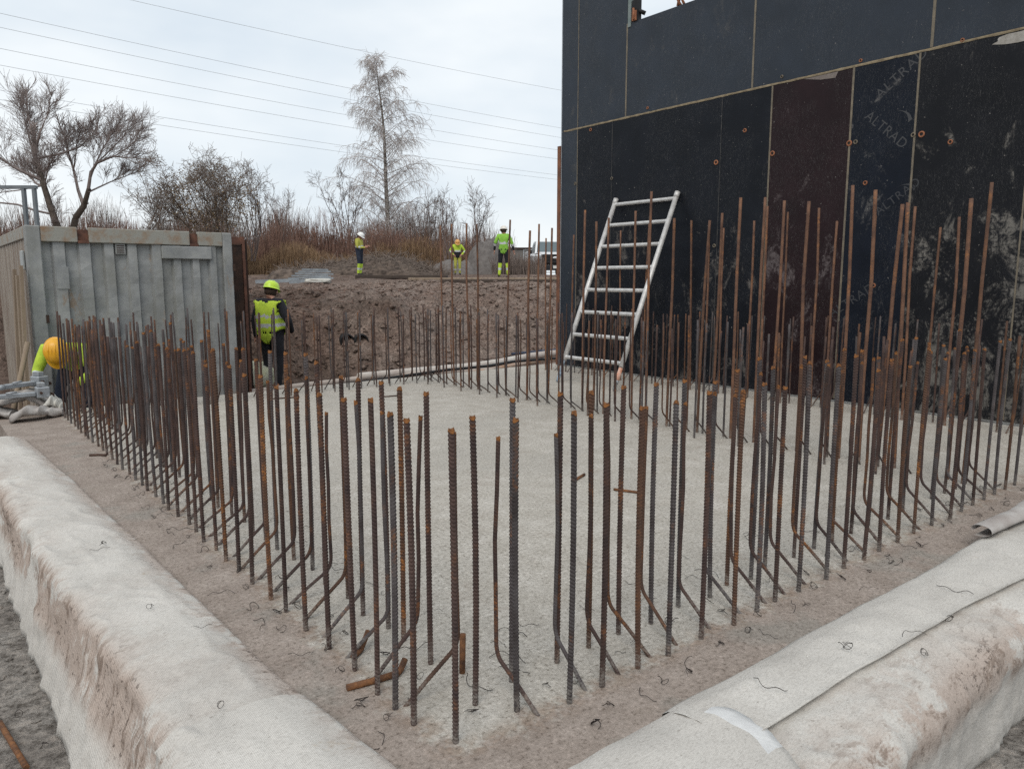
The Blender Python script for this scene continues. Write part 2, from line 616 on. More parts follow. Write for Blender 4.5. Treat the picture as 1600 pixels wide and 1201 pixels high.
M_PLY_UP = ply_mat('plywood_film_upper', (.0165, .0225, .033), (.10, .10, .10), -.35, .36)
M_PLY_LO = ply_mat('plywood_film_lower', (.0075, .0090, .0130), (.22, .20, .18), .80)
M_PLY_RED = ply_mat('plywood_film_brown', (.0170, .0085, .0100), (.20, .17, .17), .62)
M_PLY_BLUE = ply_mat('plywood_film_blue', (.0062, .0088, .0155), (.20, .19, .18), .30)
M_PLY_BAD = ply_mat('plywood_film_splashed', (.0085, .0090, .0115), (.29, .27, .24), .66)
M_JOINT = simple('joint_steel', (.12, .105, .085), (.24, .20, .145), 9, .6, .3, lo=.3, hi=.7)
M_JOINT_D = simple('scuffed_edge', (.022, .023, .026), (.075, .07, .065), 10, .6, lo=.4, hi=.75)
M_JOINT_H = simple('joint_paste', (.16, .125, .08), (.32, .26, .17), 14, .8, 0, lo=.3, hi=.7)
M_RUSTSTEEL = simple('rusted_steel', (.26, .115, .065), (.14, .070, .05), 6, .8, .2)
M_DARKSTEEL = simple('dark_rust_steel', (.030, .022, .020), (.075, .042, .030), 5, .7, .3)
M_ORANGE = simple('orange_plastic', (.34, .145, .075), (.22, .09, .05), 20, .8)
M_BLACK = mat('black_rubber', (.012, .012, .013), .6)
M_PRINT = mat('faded_print', (.055, .055, .058), .45)
M_PRINT2 = mat('fainter_print', (.042, .043, .048), .45)
M_ALU = simple('aluminium', (.66, .65, .63), (.47, .46, .45), 14, .5, .35, bump=.1)
M_GALV = simple('galvanised', (.40, .42, .44), (.30, .32, .34), 9, .5, .5)
M_CONT = simple('container_paint', (.255, .285, .300), (.195, .220, .235), 3.5, .6, .1, bump=.12)
t = NT(M_CONT)
n1 = t.noise(3.2, 5, .6)
c = t.ramp(n1, [(.36, (.215, .224, .228)), (.64, (.325, .332, .328))])
rs = t.mask(t.math('ADD', t.noise(2.0, 7, .75, t.coord(scale=(1, 1, .35), loc=(3, 1, 2))), t.math('MULTIPLY', t.noise(30, 4, .7), .15)), .66, .73)
c = t.mix(t.math('MULTIPLY', rs, .75), c, (.25, .175, .12))
sc_ = t.mask(t.math('ABSOLUTE', t.math('SUBTRACT', t.noise(9, 3, .5, t.coord(scale=(1, 1, 3), loc=(1, 5, 3)), 1.5), .5)), .014, .003)
c = t.mix(t.math('MULTIPLY', sc_, .5), c, (.40, .40, .37))
gm = t.mask(t.noise(2.2, 6, .7, t.coord(scale=(1, 1, .6), loc=(7, 7, 7))), .42, .68)
c = t.mix(t.math('MULTIPLY', gm, .6), c, (.190, .190, .168))
t.color(c)
M_CONT_RAIL = simple('rusting_rail_paint', (.29, .285, .255), (.26, .165, .10), 7, .7, .1, lo=.45, hi=.72, bump=.2)
M_CONT_RUST = simple('container_rust', (.085, .045, .035), (.17, .08, .055), 9, .85)
M_CONT_SIDE = simple('container_side_paint', (.30, .265, .225), (.21, .17, .14), 5, .7, stretch=(1, 1, .2))
M_WOOD = simple('old_timber', (.30, .235, .17), (.20, .15, .11), 10, .85, stretch=(1, 1, .12))
M_WOOD_D = simple('wet_timber', (.085, .065, .052), (.05, .038, .032), 8, .85, stretch=(.2, 1, 1))
M_BARK = simple('bark', (.065, .052, .043), (.12, .098, .082), 6, .95)
M_BARK_W = mat('birch_bark', (.32, .30, .28), .9)
t = NT(M_BARK_W)
x, y, z = t.sep(t.tc.outputs['Object'])
c = t.ramp(t.noise(4, 5, .7, t.coord(scale=(1, 1, 2.5))), [(.38, (.05, .042, .037)), (.52, (.24, .215, .19)), (.7, (.38, .35, .32))])
c = t.mix(t.mask(z, 3.2, .5), c, (.075, .06, .048))
t.color(c)
M_TWIG = simple('twig_brown', (.115, .085, .075), (.18, .138, .122), 3, .9, bump=0)
M_TWIG_B = simple('twig_birch', (.42, .37, .35), (.56, .52, .50), 3, .9, bump=0)
M_TWIG_W = simple('twig_willow', (.19, .155, .145), (.30, .25, .235), 3, .9, bump=0)
M_TWIG_T = simple('twig_thorn', (.16, .125, .105), (.25, .205, .175), 3, .9, bump=0)
M_LEAF = simple('dead_leaf', (.26, .18, .09), (.15, .11, .07), 3, .9, bump=0)
M_REED = simple('dry_grass', (.31, .205, .118), (.20, .130, .082), 2, .95, bump=0)
M_REED2 = simple('red_brown_weed', (.24, .140, .105), (.145, .088, .070), 2, .95, bump=0)
M_REED3 = simple('grey_brown_shrub', (.22, .175, .152), (.145, .115, .10), 2, .95, bump=0)
M_HEAP = simple('grey_gravel', (.115, .102, .096), (.175, .160, .150), 5, .95, bump=.8, bscale=18)
M_DEBRIS = simple('dark_debris', (.035, .026, .021), (.15, .115, .092), 5, .95, detail=9, bump=1.0, bscale=9)

# ------------------------------------------------------------------ ground: one sheet to the horizon
GZ = -.45


def ground_z(b, a, rough=True):
    b = np.asarray(b, float); a = np.asarray(a, float)
    def ss(e0, e1, x):
        q = np.clip((x - e0) / (e1 - e0), 0, 1)
        return q * q * (3 - 2 * q)
    left = ss(4.6, 3.0, b)                         # the cut steps back behind the container
    right = ss(6.0, 10.0, b)
    toe = 13.2 + left * 4.6 - right * .5 + vfbm(b, a * 0 + 3, .35, 4) * 1.5
    rim = 14.9 + left * 4.8 + right * 2.2 + vfbm(b, a * 0 + 8, .45, 4) * 1.5
    q = np.clip((a - toe) / (rim - toe), 0, 1)
    k = q * q * (3 - 2 * q) * .55 + q * .45
    top = 1.20 + .45 * ss(17, 31, b * BY + a * BX) + .08 * ss(31, 45, b * BY + a * BX)
    top = top + (left * .15)
    z = GZ + (top - GZ) * k
    z = z + .45 * np.exp(-((b - 8.3) / 1.1) ** 2 - ((a - 14.4) / .9) ** 2) - .30 * np.exp(-((b - 6.6) / 1.0) ** 2 - ((a - 15.3) / .7) ** 2) + .3 * np.exp(-((b - 11.5) / 1.5) ** 2 - ((a - 14.8) / 1.0) ** 2)
    if rough:
        slope = np.clip(q * (1 - q) * 4, 0, 1)
        flat = np.clip(q * 3, 0, 1)
        z = z + vfbm(b, a, 1.1, 6, .62) * (.27 * slope + .07 * flat + .028) + vfbm(b, a, 6.0, 3, .7) * (.05 * slope + .02 * flat)
        # wheel ruts along the rim
        rut = np.exp(-((a - 17.3 + vfbm(b, a * 0, .3, 2) * .5) / .16) ** 2) + np.exp(-((a - 18.9 + vfbm(b, a * 0, .3, 2) * .5) / .16) ** 2)
        z = z - .10 * rut * ss(5, 7, b)
        z = z + .07 * np.sin(a * 9 + b * 2.1) * slope * ss(9, 12, b)
    return z


ga = np.concatenate([np.array([-900, -300, -120, -50, -20, -10, -6]), np.arange(-4, 6, .25), np.arange(6, 12.5, .16), np.arange(12.5, 20, .07), np.arange(20, 34, .35), np.array([36, 40, 46, 55, 70, 100, 160, 300, 600, 1200, 2200])])
gb = np.concatenate([np.array([-2200, -1000, -400, -150, -80, -50, -35, -25, -18, -12, -8]), np.arange(-6, -1, .4), np.arange(-1, 21, .09), np.arange(21, 34, .4), np.array([36, 40, 48, 60, 80, 120, 200, 400, 900, 2200])])
BB, AA = np.meshgrid(gb, ga)
ZZ = ground_z(BB, AA)
ZZ = np.where((np.abs(BB) > 60) | (AA > 60) | (AA < -8), np.where(AA > 16, 1.7, GZ), ZZ)
gv = np.stack([BB.ravel(), AA.ravel(), ZZ.ravel()], 1)
nr, nc = BB.shape
ii = np.arange(nr * nc).reshape(nr, nc)
gf = np.stack([ii[:-1, :-1].ravel(), ii[:-1, 1:].ravel(), ii[1:, 1:].ravel(), ii[1:, :-1].ravel()], 1)
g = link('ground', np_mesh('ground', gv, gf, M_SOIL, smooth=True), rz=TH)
tag(g, 'bare brown soil of the pit floor, cut bank and muddy upper level', None, kind='structure')


def gz(b, a):
    return float(ground_z(np.array([b]), np.array([a]), False)[0])


def gw(X, Y):
    b_, a_ = X * BX + Y * BY, -X * BY + Y * BX
    return float(ground_z(np.array([b_]), np.array([a_]))[0])


# ------------------------------------------------------------------ slab
SL_A0, SL_A1, SL_B0, SL_B1 = 1.2, 9.86, .62, 9.3
m = MB()
xs = np.linspace(SL_B0, SL_B1, 150)
ys = np.linspace(SL_A0, SL_A1, 150)
m.grid([[(x_, y_, fbm(x_, y_, 1.4, 4, 3) * .008) for x_ in xs] for y_ in ys])
for (e0, e1) in (((SL_B0, SL_A0), (SL_B0, SL_A1)), ((SL_B0, SL_A1), (SL_B1, SL_A1)), ((SL_B1, SL_A1), (SL_B1, SL_A0)), ((SL_B1, SL_A0), (SL_B0, SL_A0))):
    v0 = [(e0[0] + (e1[0] - e0[0]) * k / 149, e0[1] + (e1[1] - e0[1]) * k / 149) for k in range(150)]
    m.grid([[(q[0], q[1], fbm(q[0], q[1], 1.4, 4, 3) * .008) for q in v0], [(q[0], q[1], GZ - .05) for q in v0]], smooth=False)
slab = m.build('slab', M_SLAB)
tag(slab, 'pale rough concrete foundation slab with a sandy brown ledge', None, kind='structure')

# ------------------------------------------------------------------ winter blankets over the slab edges
def lerp_tab(tab):
    xs_, ys_ = [q[0] for q in tab], [q[1] for q in tab]
    return lambda s_: float(np.interp(s_, xs_, ys_))


def blanket(ss, cin, cout, cgr, zt, seed, swap, zin=.034, wr=.55, rr=.048, mats=None, matf=None):
    """draped sheet: cross section from the inner edge over the rounded shoulder down to the ground"""
    rows = []
    for s_ in ss:
        ci = cin(s_) + fbm(s_, 0, 2.2, 4, seed) * .028 * wr
        co = cout(s_) + fbm(s_, 3, 1.1, 5, seed) * .075 * wr + fbm(s_, 5, 4.0, 3, seed) * .02
        cg = cgr(s_) + fbm(s_, 7, .9, 4, seed) * .035 * wr
        r_ = rr * (1 + .5 * fbm(s_, 9, 1.3, 3, seed))
        z1 = zt + fbm(s_, 2, 1.6, 3, seed) * .012
        pts = [(ci + .004, .003), (ci + .002, zin * .55), (ci - .008, zin)]
        for k in range(1, 27):
            u = k / 26
            pts.append((ci - .008 + (co + r_ - ci + .008) * u, zin + (z1 - zin) * min(1, u * 3) + .012 * math.sin(u * 3.1)))
        for k in range(1, 8):
            an = k / 8 * math.pi / 2
            pts.append((co + r_ - r_ * math.sin(an), z1 - r_ * 1.05 * (1 - math.cos(an))))
        zs = z1 - r_ * 1.05
        for k in range(0, 13):
            u = k / 12
            pts.append((co + (cg - co) * u + .010 * math.sin(u * 5 + seed * .1), zs + (GZ + .006 - zs) * u))
        pts.append((cg + .004, GZ + .004))
        row = []
        for j, (c_, z_) in enumerate(pts):
            if j > 2:
                w_ = fbm(c_ * 3 + z_ * 2.5, s_ * 1.3, 2.3, 4, seed + 3) * .020 * wr
                w_ += max(0, fbm(c_ * 5 - z_ * 4, s_ * .8, 1.7, 3, seed + 8)) * .012 * wr + fbm(c_ * 9 + z_ * 7, s_ * 6, 2.1, 3, seed + 13) * .006
                cr = 1 - min(1, abs(fbm(c_ * 2.2 + s_ * .9, s_ * 1.1 - c_ * .7, 1.5, 3, seed + 17)) * 9)
                cr2 = 1 - min(1, abs(fbm(c_ * 1.2 - s_ * 1.6, s_ * .5 + z_ * 2, 1.9, 3, seed + 23)) * 10)
                w_ += (max(0, cr) ** 1.3 * .012 + max(0, cr2) ** 1.3 * .010) * (1 if j > 5 else .3)
                if j < 33: z_ += w_ * (.6 if j < 26 else 1.0)
                else: c_ -= w_ * 1.3
            z_ = max(z_, GZ + .004)
            row.append((c_, s_, z_) if not swap else (s_, c_, z_))
        rows.append(row)
    m = MB()
    m.grid(rows, 0, True)
    if matf is not None:
        for i, f in enumerate(m.f):
            cc = [sum(m.v[k][q] for k in f) / len(f) for q in range(3)]
            m.m[i] = matf(cc)
    return m


gl = lerp_tab([(0, 1.14), (1.3, 1.06), (1.87, 1.02), (2.55, .955), (3.5, .915), (4.25, .895), (6.1, .825), (8.2, .72)])
gol = lerp_tab([(0, .53), (2.3, .505), (2.95, .485), (4.2, .43), (5.7, .365), (8.2, .29)])
ggl = lerp_tab([(0, .36), (3.3, .345), (6.2, .335), (8.2, .28)])
m = blanket(np.linspace(.3, 8.12, 430), gl, gol, ggl, .062, 1.0, False, rr=.06)
o = m.build('insulation_blanket', M_FAB_L, org=(.5, 4, GZ))
tag(o, 'long dirty white insulation blanket draped over the left edge of the slab', 'blanket', 'insulation blankets over the slab edges')
m = blanket(np.linspace(.3, 2.36, 130), lambda s_: gl(s_) - .006, lambda s_: gol(s_) - .010, lambda s_: ggl(s_) - .012, .076, 1.02, False, zin=.05)
# its far end is cut at a slant
o = m.build('insulation_blanket', M_FAB_L, org=(.5, 1.3, GZ))
tag(o, 'short white blanket piece overlapping the near end of the left blanket', 'blanket', 'insulation blankets over the slab edges')

gr_in = lerp_tab([(0, 1.47), (2, 1.475), (3.7, 1.445), (5.2, 1.46), (8.5, 1.47)])
gr_out = lerp_tab([(0, .90), (3, .915), (8.5, .93)])
gr_gr = lerp_tab([(0, .95), (3, .965), (8.5, .97)])
m = blanket(np.linspace(.2, 8.4, 430), lambda s_: gr_in(s_) - .02, gr_out, gr_gr, .052, 5.0, True, rr=.125)
o = m.build('insulation_blanket', M_FAB_R, org=(4, 1.2, GZ))
tag(o, 'lower dirty white insulation blanket hanging over the right edge of the slab', 'blanket', 'insulation blankets over the slab edges')

# upper strip on the right with a long free edge
seam = lerp_tab([(0, 1.21), (2.02, 1.19), (3.1, 1.165), (4.05, 1.09), (6, 1.02), (8.5, 1.0)])
rows = []
for s_ in np.linspace(1.85, 8.35, 340):
    ci = gr_in(s_) + fbm(s_, 0, 2.0, 4, 21) * .03
    ce = seam(s_) + fbm(s_, 5, 1.5, 4, 22) * .025
    row = [(s_, ci + .006, .004), (s_, ci, .05)]
    for k in range(1, 13):
        u = k / 12
        zz = .060 + .022 * min(1, u * 3) + .010 * math.sin(u * 3.1) + fbm(ci + (ce - ci) * u * 1.0, s_, 4, 4, 23) * .014 + max(0, 1 - abs(fbm(s_ * 1.2 + u, u * 1.4 - s_ * .6, 1.6, 3, 27)) * 9) ** 1.5 * .008 + (.018 * max(0, fbm(s_, 2, 1.8, 3, 29)) if k == 12 else 0)
        row.append((s_, ci + (ce - ci) * u, zz))
    row += [(s_, ce - .010, .092), (s_, ce - .004, .082), (s_, ce + .05, .066)]
    rows.append(row)
m = MB(); m.grid(rows)
o = m.build('insulation_blanket', M_FAB_T, org=(5, 1.3, .05))
tag(o, 'upper clean white blanket strip with a long free edge lying along the right ledge', 'blanket', 'insulation blankets over the slab edges')


# corner flap, its end cut in a curve, partly covered with shiny film
def flap_end(c_):
    return float(np.interp(c_, [.80, .95, 1.04, 1.18, 1.33, 1.40, 1.5], [1.80, 1.86, 1.92, 2.01, 2.00, 1.95, 1.86]))


rows = []
for u in np.linspace(0, 1, 44):
    row = []
    prof = [(1.482, .004), (1.478, .045)] + [(1.478 - k / 16 * .50, .072 + .024 * min(1, k / 4)) for k in range(1, 17)]
    prof += [(.978 - .075 * math.sin(k / 7 * 1.57), .096 - .10 * (1 - math.cos(k / 7 * 1.57))) for k in range(1, 8)]
    prof += [(.903 + .045 * k / 10, -.004 + (GZ + .015) * k / 10) for k in range(1, 11)]
    for j, (c_, z_) in enumerate(prof):
        e = flap_end(c_)
        s_ = .2 + (e - .2) * u
        w_ = fbm(c_ * 3, s_ * 2, 2.2, 4, 41) * .02
        if 1 < j < 20: z_ += w_ - (.012 if u > .985 else 0)
        elif j >= 20: c_ -= w_
        row.append((s_, c_, z_))
    rows.append(row)
last = [(q[0] + .003, q[1], q[2] - .016) for q in rows[-1]]
rows.append(last)
m = MB(); m.grid(rows)
ncol = len(rows[0]) - 1
for i in range(len(m.f)):
    ri, ci_ = i // ncol, i % ncol
    if ri >= 41 and 5 <= ci_ <= 12: m.m[i] = 1
o = m.build('insulation_blanket', [M_FAB_R, M_FILM], org=(1, 1.2, GZ))
tag(o, 'white blanket flap folded round the near corner with a strip of shiny film', 'blanket', 'insulation blankets over the slab edges')

# rolled end of a blanket on the right ledge
m = MB()
path = [(4.52, 1.445), (4.75, 1.435), (5.0, 1.415), (5.4, 1.44), (5.9, 1.46), (6.6, 1.47)]
rows = []
for i in range(40):
    s_ = 4.52 + (6.6 - 4.52) * i / 39
    c0 = float(np.interp(s_, [q[0] for q in path], [q[1] for q in path]))
    row = []
    for k in range(15):
        an = k / 14 * 5.6 - .5
        rad = .052 * (1 + .15 * fbm(s_ * 3, k * .4, 2, 3, 61)) * (.62 + .38 * k / 14)
        row.append((s_, c0 + rad * 1.35 * math.cos(an), .072 + .048 + rad * .72 * math.sin(an)))
    rows.append(row)
m.grid(rows)
o = m.build('blanket_roll', M_FAB_D, org=(5.5, 1.44, .05))
tag(o, 'rolled up beige blanket end lying on the ledge at the right edge', 'blanket')

# ------------------------------------------------------------------ starter bars
def ribbed(path, r, rib, n, tip=.013):
    """ribbed bar along a polyline; ring pairs make the ribs, the last short length is the rusty sawn end"""
    P3 = [Vector(p) for p in path]
    d = [0.0]
    for i in range(1, len(P3)):
        d.append(d[-1] + (P3[i] - P3[i - 1]).length)
    tot = d[-1]
    def at(s_):
        i = max(1, min(len(d) - 1, int(np.searchsorted(d, s_))))
        u = (s_ - d[i - 1]) / max(1e-9, d[i] - d[i - 1])
        return P3[i - 1].lerp(P3[i], u)
    stations = []
    if rib:
        step = .0138
        k = 0
        while k * step < tot - .004:
            s0 = k * step
            stations += [(s0, 0), (s0 + step * .25, 1), (s0 + step * .55, 1), (s0 + step * .8, 0)]
            k += 1
        stations.append((tot, 0))
    else:
        k = max(2, int(tot / .12))
        stations = [(tot * i / k, 0) for i in range(k + 1)]
        for q in d[1:-1]:
            stations.append((q, 0))
        stations = sorted(set(stations))
        stations = [q for i, q in enumerate(stations) if i == 0 or q[0] - stations[i - 1][0] > .004]
    m = MB()
    vs, fs, ms = [], [], []
    u = None
    for (s_, kk) in stations:
        p = at(s_)
        t_ = (at(min(tot, s_ + .006)) - at(max(0, s_ - .006))).normalized()
        if u is None:
            u = t_.cross(Vector((.3, 1, .2))).normalized()
        u = (u - t_ * u.dot(t_)).normalized()
        w_ = t_.cross(u)
        for q in range(n):
            an = 2 * math.pi * q / n
            rr_ = r + (rib if kk and (q % (n // 2)) else 0)
            off = t_ * ((.0035 * math.sin(2 * an)) if rib else 0)
            vs.append(p + (u * math.cos(an) + w_ * math.sin(an)) * rr_ + off)
    for i in range(len(stations) - 1):
        tipf = 1 if stations[i][0] > tot - tip else 0
        for q in range(n):
            fs.append((i * n + q, i * n + (q + 1) % n, (i + 1) * n + (q + 1) % n, (i + 1) * n + q))
            ms.append(tipf)
    e = (len(stations) - 1) * n
    m.v = [tuple(p) for p in vs]
    m.f = [list(f) for f in fs] + [[e + q for q in range(n)]]
    m.m = ms + [1]
    m.sm = [False] * len(fs) + [False] if rib else [True] * len(fs) + [False]
    return m


def bent_path(h, dx=.25, rise=.21, rad=.06):
    pts = [(0, -.035, -.035)]
    # diagonal from the foot up to the bend, then a rounded knee, then vertical
    A_ = Vector((0, dx - rad * .42, rise - rad * .42 + .0))
    B_ = Vector((0, dx, rise))
    C_ = Vector((0, dx, rise + rad))
    pts.append(tuple(A_ * .5))
    for k in range(7):
        u = k / 6
        pts.append(tuple(A_ * (1 - u) ** 2 + B_ * 2 * u * (1 - u) + C_ * u * u))
    lean = random.uniform(-.012, .012)
    bow = random.uniform(-.012, .012)
    for k in range(1, 5):
        u = k / 4
        pts.append((lean * u + bow * math.sin(u * 3.14), dx + random.uniform(-.004, .004), rise + rad + (h - rise - rad) * u))
    return pts


def straight_path(h):
    bow, ly = random.uniform(-.008, .008), random.uniform(-.006, .006)
    return [(bow * math.sin(k / 5 * 3.14), ly * math.sin(k / 5 * 3.14), -.04 + (h + .04) * k / 5) for k in range(6)]


BANK = {}
for cname, cm in M_BAR.items():
    BANK[('straight', cname, 1)] = [ribbed(straight_path(1.08), .0094, .0022, 10).mesh('straight_bar', [cm, M_TIP]) for _ in range(4)]
    BANK[('straight', cname, 0)] = [ribbed(straight_path(1.08), .0102, 0, 7).mesh('straight_bar', [cm, M_TIP]) for _ in range(3)]
    BANK[('bent', cname, 1)] = [ribbed(bent_path(1.04, random.uniform(.185, .225), random.uniform(.15, .185)), .0078, .0009, 10).mesh('bent_bar', [cm, M_TIP]) for _ in range(5)]
    BANK[('bent', cname, 0)] = [ribbed(bent_path(1.04, random.uniform(.185, .225), random.uniform(.15, .185)), .0076, 0, 7).mesh('bent_bar', [cm, M_TIP]) for _ in range(4)]
BANK['tall'] = [ribbed([(0, 0, -.04), (random.uniform(-.01, .01), 0, .7), (random.uniform(-.02, .02), random.uniform(-.012, .012), 1.5), (random.uniform(-.03, .03), 0, 2.2)], rr_, 0, 8).mesh('tall_bar', [M_TALL, M_TIP]) for rr_ in (.0122, .0132, .0142)]
BANK['tall_near'] = [ribbed([(0, 0, -.04), (random.uniform(-.01, .01), 0, .7), (random.uniform(-.02, .02), random.uniform(-.012, .012), 1.5), (random.uniform(-.03, .03), 0, 2.2)], .0148, .0022, 8).mesh('tall_bar', [M_TALL, M_TIP]) for _ in range(2)]

_ord = ['', 'first', 'second', 'third', 'fourth', 'fifth', 'sixth', 'seventh', 'eighth', 'ninth', 'tenth', 'eleventh', 'twelfth', 'thirteenth', 'fourteenth', 'fifteenth', 'sixteenth', 'seventeenth', 'eighteenth', 'nineteenth']
_tens = ['', '', 'twenty', 'thirty', 'forty', 'fifty']
def ordinal(n):
    if n < 20: return _ord[n]
    if n % 10 == 0: return _tens[n // 10][:-1] + 'ieth'
    return _tens[n // 10] + '-' + _ord[n % 10]


ROWS = {
    'left': ('from the near corner in the row along the left blanket', 'starter bars along the left blanket'),
    'right': ('from the near corner in the row along the right blanket', 'starter bars along the right blanket'),
    'back': ('from the left in the back row before the container', 'starter bars in the back row'),
    'far': ('from the back corner in the row facing the wall', 'starter bars facing the dark wall'),
    'wall': ('from the left in the row at the dark wall foot', 'starter bars at the foot of the dark wall'),
}
WORD = {'straight outer': 'straight outer bar', 'straight inner': 'straight inner bar', 'bent': 'bent bar', 'tall': 'tall rusty bar'}
COUNT = {}


def bar(kind, row, b, a, h, inward, pos=''):
    near = math.hypot(b, a) < 6.2
    cn = random.choices(['brown', 'grey', 'orange'], [.55, .27, .18] if row in ('left', 'back') else [.46, .33, .21])[0]
    if kind == 'bent':
        cn = random.choices(['brown', 'grey', 'orange'], [.55, .2, .25])[0]
    if kind == 'tall':
        me = random.choice(BANK['tall_near'] if near else BANK['tall'])
        zs = h / 2.2
    else:
        me = random.choice(BANK[(kind, cn, 1 if near else 0)])
        zs = h / (1.08 if kind == 'straight' else 1.04)
    o = bpy.data.objects.new(kind + '_bar', me)
    COL.objects.link(o)
    o.location = P(b, a, 0)
    lean = .0055 if kind == 'straight' else .010
    rz = TH + inward + (random.uniform(-.12, .12) if kind == 'bent' else random.uniform(0, 6.28))
    o.rotation_euler = (random.gauss(0, lean), random.gauss(0, lean), rz)
    o.scale = (1, 1, zs)
    w_ = WORD[(kind + ' ' + pos).strip()]
    key = (row, w_)
    COUNT[key] = COUNT.get(key, 0) + 1
    colw = '' if kind == 'tall' else {'brown': 'brown ', 'grey': 'grey ', 'orange': 'orange '}[cn]
    tag(o, f'{colw}{w_}, {ordinal(COUNT[key])} {ROWS[row][0]}', {'straight': 'straight rebar', 'bent': 'bent rebar', 'tall': 'tall rebar'}[kind], ROWS[row][1])
    return o


def jit(s_=.012): return random.gauss(0, s_)
def hs(): return random.choice([1.03, 1.06, 1.09, 1.12]) + random.gauss(0, .022)


# left row (fixed b, along a)
la = [2.025, 2.145, 2.267, 2.471, 2.69, 2.9, 3.13, 3.30, 3.54, 3.75]
while la[-1] < 9.25: la.append(la[-1] + .2 + jit(.014))
def hn(q): return 1.05 + random.gauss(0, .012) if q < 3.1 else hs()
bar('straight', 'left', 1.26, 1.852, 1.05, 0, 'outer')
for i, a_ in enumerate(la):
    bar('straight', 'left', 1.205 + jit(.006), a_, hn(a_) + .015, 0, 'outer')
bl = [2.14, 2.37, 2.58, 2.80, 3.0, 3.2, 3.38, 3.58]
while bl[-1] < 9.2: bl.append(bl[-1] + .2 + jit())
for a_ in bl: bar('bent', 'left', 1.235 + jit(.008), a_, hn(a_) - .075, -math.pi / 2)
il = [1.99, 2.33, 2.56, 2.70, 2.88, 3.09, 3.31, 3.52, 3.72]
while il[-1] < 9.1: il.append(il[-1] + .2 + jit())
for i, a_ in enumerate(il): bar('straight', 'left', 1.44 if i == 0 else 1.485 + jit(.012), a_, 1.045 if i == 0 else hn(a_) + .035, 0, 'inner')
# right row (fixed a, along b)
rb = [1.709, 1.877, 2.081, 2.25, 2.468, 2.682, 2.883, 3.044, 3.238, 3.475, 3.683, 3.879, 4.075, 4.301, 4.543, 4.778, 5.0, 5.21, 5.41, 5.61, 5.81, 6.01, 6.2]
bar('straight', 'right', 1.532, 1.866, 1.045, 0, 'outer')
bar('bent', 'right', 1.575, 1.80, .95, 0)
bar('straight', 'right', 1.64, 2.03, 1.08, 0, 'inner')
for i, b_ in enumerate(rb):
    bar('straight', 'right', b_, 1.785 + jit(.006), hn(b_ + .2), 0, 'outer')
    if i < 21:
        bar('bent', 'right', b_ + .11 + jit(.008), 1.81 + jit(.008), hn(b_ + .2) - (.13 if i == 0 else .075), 0)
        bar('straight', 'right', b_ + .155 + jit(.008), 2.03 + jit(.01), hn(b_ + .2) + .025, 0, 'inner')
# back row (a = 9.45)
b_ = 1.4
while b_ < 5.95:
    bar('straight', 'back', b_, 9.47 + jit(), hs(), 0, 'outer')
    bar('bent', 'back', b_ + .08 + jit(), 9.45 + jit(), hs() - .06, math.pi)
    bar('straight', 'back', b_ + .1 + jit(), 9.2 + jit(), hs(), 0, 'inner')
    b_ += .205 + jit()
# row facing the wall (b = 5.95)
a_ = 9.3
while a_ > 2.3:
    bar('straight', 'far', 5.97 + jit(), a_, hs(), 0, 'outer')
    bar('bent', 'far', 5.95 + jit(), a_ - .07 + jit(), hs() - .06, math.pi / 2)
    if int(a_ * 5) % 2: bar('straight', 'far', 5.72 + jit(), a_ - .1 + jit(), hs(), 0, 'inner')
    a_ -= .205 + jit()
# row at the foot of the wall
a_ = 9.2
while a_ > 1.9:
    bar('straight', 'wall', 8.28 + jit(), a_, hs(), 0, 'outer')
    if int(a_ * 10) % 3: bar('bent', 'wall', 8.26 + jit(), a_ - .09 + jit(), hs() - .06, -math.pi / 2)
    a_ -= .205 + jit()


def plane_b(x, y, b):
    """where the sight line of a photo point meets the vertical plane b = const: gives (a, z)"""
    pt = math.atan(164 / 1156)
    u, v = x - 800, y - 600.5
    d = (u, 1156 * math.cos(pt) - v * math.sin(pt), -1156 * math.sin(pt) - v * math.cos(pt))
    k = b / (d[0] * BX + d[1] * BY)
    return k * (-d[0] * BY + d[1] * BX), CAM_H + k * d[2]


# tall bars: surveyed tops (row, photo x, photo y)
TALL = [('far', x_, y_) for x_, y_ in ((690, 352), (707, 350), (731, 349), (745, 350), (790, 343), (824, 360), (840, 350), (857, 356), (914, 328), (932, 346), (948, 340), (994, 330), (1018, 299), (1051, 341), (1101, 344), (1124, 333), (1157, 308), (1195, 309), (1223, 314), (1266, 314), (1337, 290), (1370, 297), (1399, 320), (1428, 316), (1517, 309), (1545, 285))]
TALL += [('wall', x_, y_) for x_, y_ in ((854, 372), (894, 367), (974, 360), (1010, 349), (1087, 344), (1108, 358), (1132, 356), (1178, 345), (1200, 322), (1234, 331), (1284, 325), (1306, 345), (1366, 337), (1434, 322), (1464, 355), (1503, 339))]
for row, x_, y_ in sorted(TALL, key=lambda q: (q[0], q[1])):
    bb = (5.97 if row == 'far' else 8.20) + jit(.03)
    a_, z_ = plane_b(x_, y_, bb)
    if row == 'wall' and a_ > 9.3: a_ = 9.3
    bar('tall', row, bb, a_, min(2.7, z_), 0)
# ------------------------------------------------------------------ dark plywood formwork wall
WB = 8.75


def wall_pt(x, y):
    return plane_b(x, y, WB)


